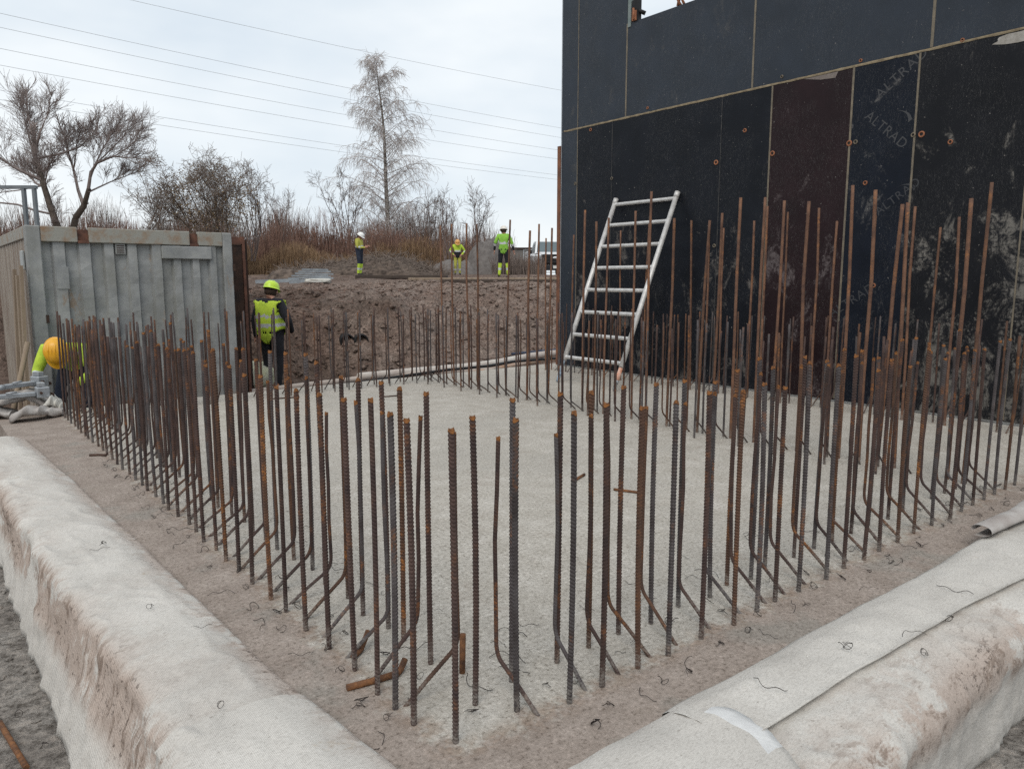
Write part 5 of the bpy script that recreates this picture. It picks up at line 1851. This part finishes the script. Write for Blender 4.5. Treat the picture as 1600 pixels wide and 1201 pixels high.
# timber mat under the white helmeted worker and logs along the rim
def rim_box(name, x0, x1, y_, D_, dep, h_, mm, lab, cat, grp=None):
    X0, _, Z = far(x0, y_, D_); X1 = far(x1, y_, D_)[0]
    Z = (gw(X0, D_) + gw(X1, D_)) / 2 - .02
    m = MB(); m.box(0, X1 - X0, -dep / 2, dep / 2, 0, h_, bev=.02)
    o = link(name, m.mesh(name, mm), None, (X0, D_, Z)); tag(o, lab, cat, grp)
rim_box('board', 562, 592, 433.5, 30.4, .5, .05, simple('pale_board', (.50, .50, .52), (.38, .37, .37), 4, .7), 'pale board on the ground at the feet of the white helmeted worker', 'board')
rim_box('timber_mat', 560, 700, 441, 26.0, .6, .14, M_WOOD_D, 'dark timber lying along the bank edge below the white helmeted worker', 'timber', 'dark timbers along the bank edge')
rim_box('timber_mat', 690, 872, 443, 23.5, .5, .15, M_WOOD_D, 'dark timber along the bank edge below the two right workers', 'timber', 'dark timbers along the bank edge')
rim_box('timber_mat', 640, 870, 436.5, 25.2, .4, .09, M_WOOD, 'thin brown timber lying behind the dark ones on the bank edge', 'timber', 'dark timbers along the bank edge')

# ------------------------------------------------------------------ power line cables
for i, (y0, y1) in enumerate(((-47, 141), (21, 200), (43, 215), (76, 235), (102, 249), (141, 274), (156, 281))):
    # both ends of the visible span, on a plane 70 m away along the line's own direction
    def pl(x, y):
        pt = math.atan(164 / 1156); u, v = x - 800, y - 600.5
        d = (u, 1156 * math.cos(pt) - v * math.sin(pt), -1156 * math.sin(pt) - v * math.cos(pt))
        k = 70 / (-d[0] * BY + d[1] * BX)
        return k * (d[0] * BX + d[1] * BY), CAM_H + k * d[2]
    b0, z0_ = pl(0, y0); b1, z1_ = pl(875, y1)
    pts = []
    for k in range(41):
        b_ = -60 + 210 * k / 40
        u = (b_ - b0) / (b1 - b0)
        pts.append((b_, 70, z0_ + (z1_ - z0_) * u - 1.3 * u * (1 - u)))
    m = MB(); m.tube(pts, .015, 5)
    o = m.build('power_cable', mat('cable_grey', (.42, .44, .46), .6) if i == 0 else bpy.data.materials['cable_grey'], org=pts[0])
    tag(o, 'thin overhead power cable crossing the sky, ' + ['topmost of the seven and far above the rest', 'second from the top', 'third from the top', 'fourth from the top, the middle one', 'third from the bottom', 'second from the bottom', 'lowest of the seven'][i], 'cable', 'overhead power cables')

# ------------------------------------------------------------------ pickup truck behind the wall end
M_WHITE = mat('white_car_paint', (.72, .73, .74), .25, 0, .5)
M_GLASS = mat('car_glass', (.10, .13, .14), .08, 0, .7)
M_PLATE = mat('white_plate', (.65, .65, .62), .5)
M_CHROME = mat('bright_metal', (.6, .6, .6), .25, .9)
tX, tY, tZ = far(868, 430, 38.5)
b_, a_ = toab(tX, tY)
truck = bpy.data.objects.new('pickup_truck', None); COL.objects.link(truck); truck.location = (tX, tY, gw(tX, tY) + .02); truck.rotation_euler = (0, 0, R(6))
tag(truck, 'white pickup truck with a black grille half hidden behind the wall end', 'pickup truck')
m = MB()   # front towards -Y
m.box(-.98, .98, .12, 2.0, .52, 1.12, bev=.10)          # bonnet block
m.box(-.92, .92, .35, 1.75, 1.105, 1.20, bev=.06)
m.box(-.97, .97, 2.0, 5.3, .50, 1.15, bev=.06)
m.box(-.96, -.86, 3.7, 5.3, 1.15, 1.36, bev=.02); m.box(.86, .96, 3.7, 5.3, 1.15, 1.36, bev=.02); m.box(-.86, .86, 5.2, 5.3, 1.15, 1.36, bev=.02)
m.build('body', M_WHITE, truck)
m = MB()
v = [(-.86, 1.75, 1.15), (.86, 1.75, 1.15), (.88, 3.65, 1.15), (-.88, 3.65, 1.15), (-.70, 2.45, 1.86), (.70, 2.45, 1.86), (.70, 3.45, 1.86), (-.70, 3.45, 1.86)]
m.add(v, [(0, 3, 2, 1), (4, 5, 6, 7), (1, 2, 6, 5), (2, 3, 7, 6), (3, 0, 4, 7), (0, 1, 5, 4)])
cab = m.build('cab', M_WHITE, truck)
m = MB()
def lerp3(p, q, u): return tuple(p[i] + (q[i] - p[i]) * u for i in range(3))
def quad_in(a0, b0, c0, d0, s_, off):
    c_ = [sum(k) / 4 for k in zip(a0, b0, c0, d0)]
    return [tuple(c_[i] + (p[i] - c_[i]) * s_ + off[i] for i in range(3)) for p in (a0, b0, c0, d0)]
m.add(quad_in(v[0], v[1], v[5], v[4], .88, (0, -.006, .006)), [(0, 1, 2, 3)]); m.build('windscreen', M_GLASS, cab)
m = MB(); m.add(quad_in(v[3], v[0], v[4], v[7], .8, (-.006, 0, 0)), [(0, 1, 2, 3)]); m.build('side_window', M_GLASS, cab)
m = MB(); m.add(quad_in(v[1], v[2], v[6], v[5], .8, (.006, 0, 0)), [(0, 1, 2, 3)]); m.build('side_window', M_GLASS, cab)
m = MB(); m.box(-.74, .74, .02, .118, .58, 1.08, bev=.06); gr = m.build('grille', M_BLACK, truck)
for k in range(3):
    m = MB(); m.box(-.68, .68, .006, .019, .68 + k * .13, .71 + k * .13); m.build('bar', mat('dark_plastic', (.03, .03, .032), .4) if k == 0 else bpy.data.materials['dark_plastic'], gr)
m = MB(); T = Matrix.Translation((0, .0, .89)) @ Matrix.Rotation(R(90), 4, 'X'); m.lathe([(.001, .012), (.1, .012), (.115, .004), (.12, -.01)], 20, 0, T, True, 1.55, .62); m.build('emblem', M_CHROME, gr)
m = MB(); m.box(-.99, .99, -.04, .12, .26, .54, bev=.05); bp = m.build('bumper', mat('dark_bumper', (.025, .026, .03), .5), truck)
m = MB(); m.box(-.16, .16, -.056, -.042, .36, .50); m.build('licence_plate', M_PLATE, bp)
for s_ in (-1, 1):
    m = MB(); m.box(.76 * s_ - .16, .76 * s_ + .16, .06, .14, .80, 1.04, bev=.03); m.build('headlight', M_CHROME, truck)
    m = MB(); m.box(s_ * 1.09 - .1, s_ * 1.09 + .1, 1.95, 2.05, 1.16, 1.36, bev=.03); m.build('mirror', M_BLACK, truck)
    for y_ in (.95, 4.35):
        m = MB(); T = Matrix.Translation((s_ * .84, y_, .36)) @ Matrix.Rotation(R(90), 4, 'Y'); m.lathe([(.2, -.12), (.33, -.12), (.36, -.08), (.36, .08), (.33, .12), (.2, .12)], 20, 0, T)
        wh = m.build('wheel', M_BLACK, truck)
        m = MB(); m.lathe([(.001, -.09), (.2, -.10), (.2, .10), (.001, .09)], 14, 0, T, False); m.build('rim', M_CHROME, wh)

# wire mesh fence panels and a low shed near the truck
fX, fY, fZ = far(818, 424, 47)
fe = bpy.data.objects.new('mesh_fence', None); COL.objects.link(fe); fe.location = (fX, fY, gw(fX, fY)); tag(fe, 'light grey wire mesh fence panels beside the pickup truck', 'fence')
for k in range(3):
    m = MB(); x0 = k * 1.15
    for (p0, p1) in (((x0, 0, 0), (x0, 0, 1.6)), ((x0 + 1.1, 0, 0), (x0 + 1.1, 0, 1.6)), ((x0, 0, 1.6), (x0 + 1.1, 0, 1.6)), ((x0, 0, .2), (x0 + 1.1, 0, .2))): m.tube([p0, p1], .022, 6)
    fr_ = m.build('panel_frame', M_GALV, fe)
    m = MB()
    for q in range(1, 11): m.tube([(x0 + q * .1, 0, .2), (x0 + q * .1, 0, 1.6)], .005, 3)
    for q in range(1, 8): m.tube([(x0, .006, .2 + q * .18), (x0 + 1.1, .006, .2 + q * .18)], .005, 3)
    w_ = m.build('wire_mesh', M_GALV, fr_); w_['kind'] = 'stuff'
sX, sY, sZ = far(797, 420, 62)
sh = bpy.data.objects.new('shed', None); COL.objects.link(sh); sh.location = (sX, sY, 1.6); tag(sh, 'low grey shed with a flat roof far behind the tall worker', 'shed')
m = MB(); m.box(0, 2.2, 0, 2.5, 0, 2.4); m.build('wall', simple('grey_boards', (.20, .19, .18), (.15, .145, .14), 5, .9), sh)
m = MB(); m.box(-.15, 2.35, -.15, 2.6, 2.405, 2.5); m.build('roof', M_DARKSTEEL, sh)
# ------------------------------------------------------------------ workers
M_SKIN = mat('skin', (.42, .23, .17), .6)
M_HIVIS = simple('hi_vis_yellow', (.50, .66, .06), (.36, .50, .05), 9, .75, bump=.3)
M_HIVIS_D = simple('dull_hi_vis_yellow', (.44, .43, .085), (.36, .36, .07), 9, .8, bump=.3)
M_HIVIS_G = simple('hi_vis_green', (.27, .54, .07), (.19, .41, .05), 9, .75, bump=.3)
M_BLACKC = simple('black_cloth', (.013, .014, .018), (.024, .024, .030), 8, .9, bump=.3)
M_NAVY = simple('navy_cloth', (.016, .022, .038), (.028, .036, .055), 8, .9, bump=.3)
M_BOOT = simple('work_boot', (.03, .026, .022), (.05, .042, .035), 8, .8)
M_GLOVE = simple('grey_glove', (.18, .16, .15), (.12, .11, .10), 12, .9)
M_REFL = mat('reflective_tape', (.52, .54, .55), .4, .2)
M_HAIR = simple('brown_hair', (.05, .032, .022), (.03, .02, .015), 12, .8)


def helmet_mat(n, c):
    return mat(n, c, .35, 0, .5)


STAND = dict(pel=(0, .0, .95), bel=(0, -.015, 1.12), che=(0, -.01, 1.34), nec=(0, .015, 1.50), hea=(0, -.02, 1.615), cro=(0, -.02, 1.70),
             shl=(.185, .01, 1.43), ell=(.25, .03, 1.16), wrl=(.26, -.06, .93), hal=(.26, -.085, .865),
             shr=(-.185, .01, 1.43), elr=(-.25, .03, 1.16), wrr=(-.26, -.06, .93), har=(-.26, -.085, .865),
             hil=(.095, 0, .90), knl=(.105, -.03, .50), anl=(.11, .03, .10), tol=(.125, -.15, .045),
             hir=(-.095, 0, .90), knr=(-.105, -.03, .50), anr=(-.11, .03, .10), tor=(-.125, -.15, .045))
RAD = dict(pel=.145, bel=.140, che=.160, nec=.060, hea=.092, cro=.070, shl=.078, ell=.055, wrl=.040, hal=.034, shr=.078, elr=.055, wrr=.040, har=.034,
           hil=.098, knl=.070, anl=.050, tol=.045, hir=.098, knr=.070, anr=.050, tor=.045)
BONES = [('pel', 'bel', 'hem'), ('bel', 'che', 'torso'), ('che', 'nec', 'torso'), ('nec', 'hea', 'head'), ('hea', 'cro', 'head'),
         ('che', 'shl', 'torso'), ('shl', 'ell', 'arm'), ('ell', 'wrl', 'fore'), ('wrl', 'hal', 'hand'),
         ('che', 'shr', 'torso'), ('shr', 'elr', 'arm'), ('elr', 'wrr', 'fore'), ('wrr', 'har', 'hand'),
         ('pel', 'hil', 'thigh'), ('hil', 'knl', 'thigh'), ('knl', 'anl', 'shin'), ('anl', 'tol', 'boot'),
         ('pel', 'hir', 'thigh'), ('hir', 'knr', 'thigh'), ('knr', 'anr', 'shin'), ('anr', 'tor', 'boot')]


def person(label, loc, rz, pose, look, helm, scale=1.0, bulk=1.0, gap=0.0, vest=None, bands=True, hair=None, group='construction workers'):
    J = dict(STAND); J.update({k: v for k, v in pose.items() if k in STAND})
    J = {k: Vector(v) for k, v in J.items()}
    root = bpy.data.objects.new('person', None); COL.objects.link(root)
    root.location = loc; root.rotation_euler = (0, 0, rz); root.scale = (scale,) * 3
    tag(root, label, 'person', group)
    names = list(J.keys())
    V = [J[k] for k in names]; Rr = [RAD[k] * (1.0 if k in ('hea', 'cro', 'nec', 'hal', 'har', 'tol', 'tor') else (1 + (bulk - 1) * .35 if k in ('ell', 'elr', 'wrl', 'wrr', 'anl', 'anr', 'knl', 'knr') else (bulk - .12 if k in ('shl', 'shr') and bulk > 1.2 else bulk))) for k in names]
    E_ = [(names.index(a0), names.index(b0)) for a0, b0, _ in BONES]
    seg = [(J[a0], J[b0], reg, RAD[a0], RAD[b0]) for a0, b0, reg in BONES]
    # four fingers and a thumb on each palm
    for s_, wr, ha in (('l', 'wrl', 'hal'), ('r', 'wrr', 'har')):
        d = (J[ha] - J[wr]).normalized()
        side = d.cross(Vector((1 if s_ == 'l' else -1, .2, 0))).normalized()
        nrm = side.cross(d).normalized()
        curl = pose.get('curl_' + s_, .35)
        for k, (o_, ln) in enumerate(((-.030, .078), (-.010, .088), (.011, .083), (.030, .066))):
            b0 = len(V)
            k0 = J[ha] + d * .028 + side * o_
            k1 = k0 + (d + nrm * curl * .5).normalized() * ln * .5
            k2 = k1 + (d + nrm * curl * 1.8).normalized() * ln * .5
            V += [k0, k1, k2]; Rr += [.0105, .0095, .008]
            E_ += [(names.index(ha), b0), (b0, b0 + 1), (b0 + 1, b0 + 2)]
            seg += [(k0, k2, 'hand', .01, .008)]
        b0 = len(V)
        k0 = J[wr].lerp(J[ha], .55) - side * .036
        k1 = k0 + (d * .7 - side * .7 + nrm * .3).normalized() * .04
        k2 = k1 + (d * .9 - side * .2 + nrm * .4).normalized() * .032
        V += [k0, k1, k2]; Rr += [.013, .011, .009]
        E_ += [(names.index(ha), b0), (b0, b0 + 1), (b0 + 1, b0 + 2)]
        seg += [(k0, k2, 'hand', .012, .009)]
    me = bpy.data.meshes.new('body_skeleton')
    me.from_pydata([tuple(v) for v in V], E_, [])
    tmp = bpy.data.objects.new('body_skeleton', me); COL.objects.link(tmp)
    tmp.modifiers.new('skin', 'SKIN')
    sl = me.skin_vertices[0].data if me.skin_vertices else None
    if sl is None:
        import bmesh
        bm_ = bmesh.new(); bm_.from_mesh(me); bm_.verts.layers.skin.verify(); bm_.to_mesh(me); bm_.free()
        sl = me.skin_vertices[0].data
    for i, r_ in enumerate(Rr):
        sl[i].radius = (r_, r_); sl[i].use_root = (i == names.index('pel'))
    su = tmp.modifiers.new('sub', 'SUBSURF'); su.levels = su.render_levels = 3 if vest is not None else 2
    bpy.context.view_layer.update()
    dg = bpy.context.evaluated_depsgraph_get()
    bm = bpy.data.meshes.new_from_object(tmp.evaluated_get(dg))
    bpy.data.objects.remove(tmp)
    bm.name = 'body'
    slots = ['torso', 'hem', 'arm', 'fore', 'hand', 'thigh', 'shin', 'boot', 'head', 'tape']
    bm.materials.clear()
    for k in slots:
        bm.materials.append(look.get(k, M_REFL if k == 'tape' else (M_SKIN if k in ('head', 'hand') else M_BLACKC)))
    def nearest(p):
        best = (9e9, None, 0)
        for (a0, b0, reg, ra, rb_) in seg:
            ab_ = b0 - a0
            t_ = max(0, min(1, (p - a0).dot(ab_) / max(1e-9, ab_.length_squared)))
            d_ = (p - (a0 + ab_ * t_)).length - (ra + (rb_ - ra) * t_)
            if d_ < best[0]: best = (d_, reg, t_)
        return best[1], best[2]
    torso_faces = []
    for pl_ in bm.polygons:
        reg, t_ = nearest(pl_.center)
        if reg in ('torso', 'hem') and pl_.center.z < 1.455 and not (pl_.center.z > 1.43 and abs(pl_.center.x) < .07) and abs(pl_.center.x) < .235: torso_faces.append((pl_.index, reg, t_, pl_.center.copy()))
        if bands:
            if reg == 'torso' and abs(pl_.center.z - (J['bel'].z * .75 + J['che'].z * .25)) < .03 and vest is None: reg = 'tape'
            if reg == 'fore' and .1 < t_ < .35 and vest is None: reg = 'tape'
            if reg == 'shin' and .45 < t_ < .62: reg = 'tape'
        pl_.material_index = slots.index(reg)
        pl_.use_smooth = True
    body = bpy.data.objects.new('body', bm); COL.objects.link(body); body.parent = root
    # vest: the torso skin pushed out
    if vest is not None:
        idx = {}; vs, fs, mi = [], [], []
        for (fi, reg, t_, c_) in torso_faces:
            f = []
            for vi in bm.polygons[fi].vertices:
                if vi not in idx:
                    idx[vi] = len(vs)
                    vv = bm.vertices[vi]
                    o_ = vv.co + vv.normal * (.022 + .01 * max(0, 1.2 - vv.co.z) * 2)
                    vs.append(tuple(o_))
                f.append(idx[vi])
            fs.append(f)
            zz = c_.z
            mi.append(1 if (abs(zz - 1.08) < .026 or abs(zz - 1.22) < .024) else 0)
        vm = bpy.data.meshes.new('vest'); vm.from_pydata(vs, [], fs)
        for q in (vest, M_REFL): vm.materials.append(q)
        vm.polygons.foreach_set('material_index', mi); vm.polygons.foreach_set('use_smooth', [True] * len(fs))
        vo = bpy.data.objects.new('vest', vm); COL.objects.link(vo); vo.parent = root
        sm = vo.modifiers.new('thick', 'SOLIDIFY'); sm.thickness = .008; sm.offset = 1
    # head frame: up along the crown, facing given
    upv = (J['cro'] - J['nec']).normalized()
    fw = Vector(pose.get('look', (0, -1, 0)))
    fw = (fw - upv * fw.dot(upv)).normalized()
    sdv = fw.cross(upv).normalized()
    Hm = Matrix(((sdv.x, -fw.x, upv.x, J['hea'].x), (sdv.y, -fw.y, upv.y, J['hea'].y), (sdv.z, -fw.z, upv.z, J['hea'].z), (0, 0, 0, 1)))
    # face in head space: x side, -y front, z up
    m = MB()
    m.ball((0, -.100, -.012), .018, 8, 0, (.75, 1.1, 1.5), None)
    m.ball((0, -.088, -.07), .03, 8, 0, (1.1, .7, .8))
    for s_ in (-1, 1):
        m.ball((s_ * .034, -.086, .014), .012, 8, 1, (1.2, .6, .8)); m.ball((s_ * .034, -.094, .014), .0055, 6, 2)
        m.ball((s_ * .098, .0, -.005), .028, 8, 0, (.35, .7, 1.1))
        m.box(s_ * .034 - .018, s_ * .034 + .018, -.099, -.088, .030, .036, 2)
    m.box(-.024, .024, -.104, -.092, -.047, -.040, 3)
    m.v = [tuple(Hm @ Vector(p)) for p in m.v]
    m.build('face', [M_SKIN, mat('eye_white', (.7, .7, .68), .4) if 'eye_white' not in bpy.data.materials else bpy.data.materials['eye_white'], M_HAIR, mat('lips', (.32, .12, .10), .6) if 'lips' not in bpy.data.materials else bpy.data.materials['lips']], root)
    m = MB(); m.lathe([(.070, -.075), (.098, -.05), (.104, 0), (.098, .05)], 16, 0, Matrix.Translation((0, .018, 0)), True, .95, 1.0)
    keep = [i for i, f in enumerate(m.f) if sum(m.v[k][1] for k in f) / len(f) > -.02]
    m.f = [m.f[i] for i in keep]; m.m = [m.m[i] for i in keep]; m.sm = [m.sm[i] for i in keep]
    m.v = [tuple(Hm @ Vector(p)) for p in m.v]
    m.build('hair', hair or M_HAIR, root)
    if helm is not None:
        m = MB()
        prof = [(.150, .030), (.136, .036), (.133, .060), (.126, .095), (.108, .128), (.080, .150), (.045, .162), (.0005, .166)]
        m.lathe(prof, 22, 0, Matrix.Translation((0, .004, .0)), True, .92, 1.08)
        for i, v_ in enumerate(m.v):     # peak at the front
            if i < 22 and v_[1] < -.06: m.v[i] = (v_[0] * .92, v_[1] - .050, v_[2] - .008)
        for s_ in (-.035, 0, .035):
            m.tube([(s_, -.115, .09), (s_ * 1.0, -.06, .148), (s_, .02, .167), (s_, .08, .148), (s_, .125, .09)], .008, 6)
        m.v = [tuple(Hm @ Vector(p)) for p in m.v]
        m.build('helmet', helm, root)
        if gap:
            m = MB()
            n_ = 12
            m.lathe([(.128, .028), (.126, .042)], 18, 0, None, True, .92, 1.08)
            m.v = [tuple(Hm @ Vector((p[0], p[1] - .012, p[2] - .006))) for p in m.v]
            m.build('helmet_band', M_BLACK, root)
    return root


# worker in the pit, back to us, looking right
fz = GZ
X_, Y_, _ = far(424, 600, 12.9)
b_, a_ = toab(X_, Y_)
pose = dict(hea=(-.01, -.03, 1.62), cro=(-.01, -.035, 1.70), wrr=(-.25, -.20, .97), elr=(-.33, .0, 1.14), har=(-.21, -.26, .965),
            ell=(.27, .05, 1.15), wrl=(.29, .0, .90), hal=(.29, -.02, .835), look=(.25, -1, -.12))
person('worker in a lime vest and black jacket standing below the bank with his back turned', (X_, Y_, fz), R(163), pose,
       dict(torso=M_BLACKC, hem=M_BLACKC, arm=M_BLACKC, fore=M_BLACKC, hand=M_SKIN, thigh=M_BLACKC, shin=M_BLACKC, boot=M_BOOT), helmet_mat('lime_helmet', (.50, .72, .05)), 1.08, 1.34, vest=M_HIVIS, bands=False)

# worker with the yellow helmet bending over the bars
hX, hY, _hz = far(86, 545, 8.62)
X_, Y_ = hX + .30 * math.sin(R(12)) * -1, hY + .30
pose = dict(pel=(0, .30, .92), bel=(0, .18, 1.03), che=(0, -.02, 1.12), nec=(0, -.17, 1.13), hea=(0, -.29, 1.10), cro=(0, -.37, 1.12),
            shl=(.20, -.06, 1.10), shr=(-.20, -.06, 1.10), ell=(.30, -.12, .83), elr=(-.30, -.12, .83), wrl=(.20, -.36, .72), wrr=(-.18, -.36, .72), hal=(.16, -.42, .70), har=(-.14, -.42, .70),
            hil=(.10, .28, .88), hir=(-.10, .28, .88), knl=(.16, .12, .48), knr=(-.16, .12, .48), anl=(.17, .28, .10), anr=(-.17, .28, .10), tol=(.20, .10, .045), tor=(-.20, .10, .045),
            look=(0, -.25, -1), curl_l=1.0, curl_r=1.0)
person('worker in a yellow helmet bending over the bars before the container', (X_, Y_, GZ), R(12), pose,
       dict(torso=M_HIVIS, hem=M_HIVIS, arm=M_HIVIS, fore=M_HIVIS, hand=M_GLOVE, thigh=M_NAVY, shin=M_NAVY, boot=M_BOOT), helmet_mat('yellow_helmet', (.72, .36, .02)), 1.02, 1.12, bands=True, gap=1)

# worker in profile looking at a phone
X_, Y_, Z_ = far(565, 432.5, 30.4); Z_ = gw(X_, Y_) + .01
b_, a_ = toab(X_, Y_)
pose = dict(hea=(0, -.06, 1.59), cro=(0, -.10, 1.665), nec=(0, .0, 1.50), ell=(.24, -.03, 1.14), elr=(-.24, -.03, 1.14), wrl=(.10, -.28, 1.14), wrr=(-.10, -.28, 1.14), hal=(.07, -.34, 1.17), har=(-.06, -.34, 1.17),
            look=(0, -.8, -.6), curl_l=1.1, curl_r=1.1)
pr = person('worker in a white helmet standing in profile and looking down at a phone', (X_, Y_, Z_), R(78), pose,
            dict(torso=M_HIVIS_D, hem=M_NAVY, arm=M_HIVIS_D, fore=M_HIVIS_D, hand=M_SKIN, thigh=M_NAVY, shin=M_HIVIS, boot=M_BOOT), helmet_mat('white_helmet', (.78, .78, .76)), 1.0, 1.12)
m = MB(); T = Matrix.Translation((0, -.39, 1.19)) @ Matrix.Rotation(R(40), 4, 'X'); m.box(-.037, .037, -.075, .075, -.005, .005, 0, T)
rr_ = Matrix.Rotation(R(78), 4, 'Z')
o = link('phone', m.mesh('phone', M_BLACK), None, (X_, Y_, Z_), R(78)); tag(o, 'small dark phone held by the worker in the white helmet', 'phone')

# worker facing us with hands on hips
X_, Y_, Z_ = far(716, 429, 34); Z_ = gw(X_, Y_) + .01
pose = dict(che=(0, -.05, 1.33), nec=(0, -.06, 1.48), hea=(0, -.13, 1.56), cro=(0, -.17, 1.63), ell=(.36, .05, 1.18), elr=(-.36, .05, 1.18), wrl=(.20, -.08, 1.00), wrr=(-.20, -.08, 1.00), hal=(.15, -.12, .95), har=(-.15, -.12, .95), look=(0, -.9, -.45))
person('worker all in lime yellow facing forward with hands on hips by the gravel heap', (X_, Y_, Z_), R(8), pose,
       dict(torso=M_HIVIS, hem=M_BLACKC, arm=M_HIVIS, fore=M_HIVIS, hand=M_SKIN, thigh=M_HIVIS_D, shin=M_HIVIS_D, boot=M_BOOT), helmet_mat('orange_helmet', (.60, .30, .08)), .93, 1.1)

# tall worker seen from behind
X_, Y_, Z_ = far(787, 428.5, 27.5); Z_ = gw(X_, Y_) + .01
pose = dict(knl=(.12, -.03, .50), anl=(.15, .03, .10), tol=(.17, -.15, .045), hir=(-.10, 0, .90), knr=(-.13, -.03, .50), anr=(-.16, .03, .10), tor=(-.19, -.14, .045),
            ell=(.29, .06, 1.18), wrl=(.32, -.02, .96), hal=(.32, -.04, .90), elr=(-.30, .04, 1.17), wrr=(-.35, -.02, .95), har=(-.36, -.04, .885), look=(.3, -1, .0))
person('tall worker in a green jacket and black trousers seen from behind on the bank', (X_, Y_, Z_), R(178), pose,
       dict(torso=M_HIVIS_G, hem=M_HIVIS_G, arm=M_HIVIS_G, fore=M_BLACKC, hand=M_SKIN, thigh=M_BLACKC, shin=M_HIVIS, boot=M_BOOT), helmet_mat('pale_helmet', (.70, .66, .60)), 1.05, 1.12)
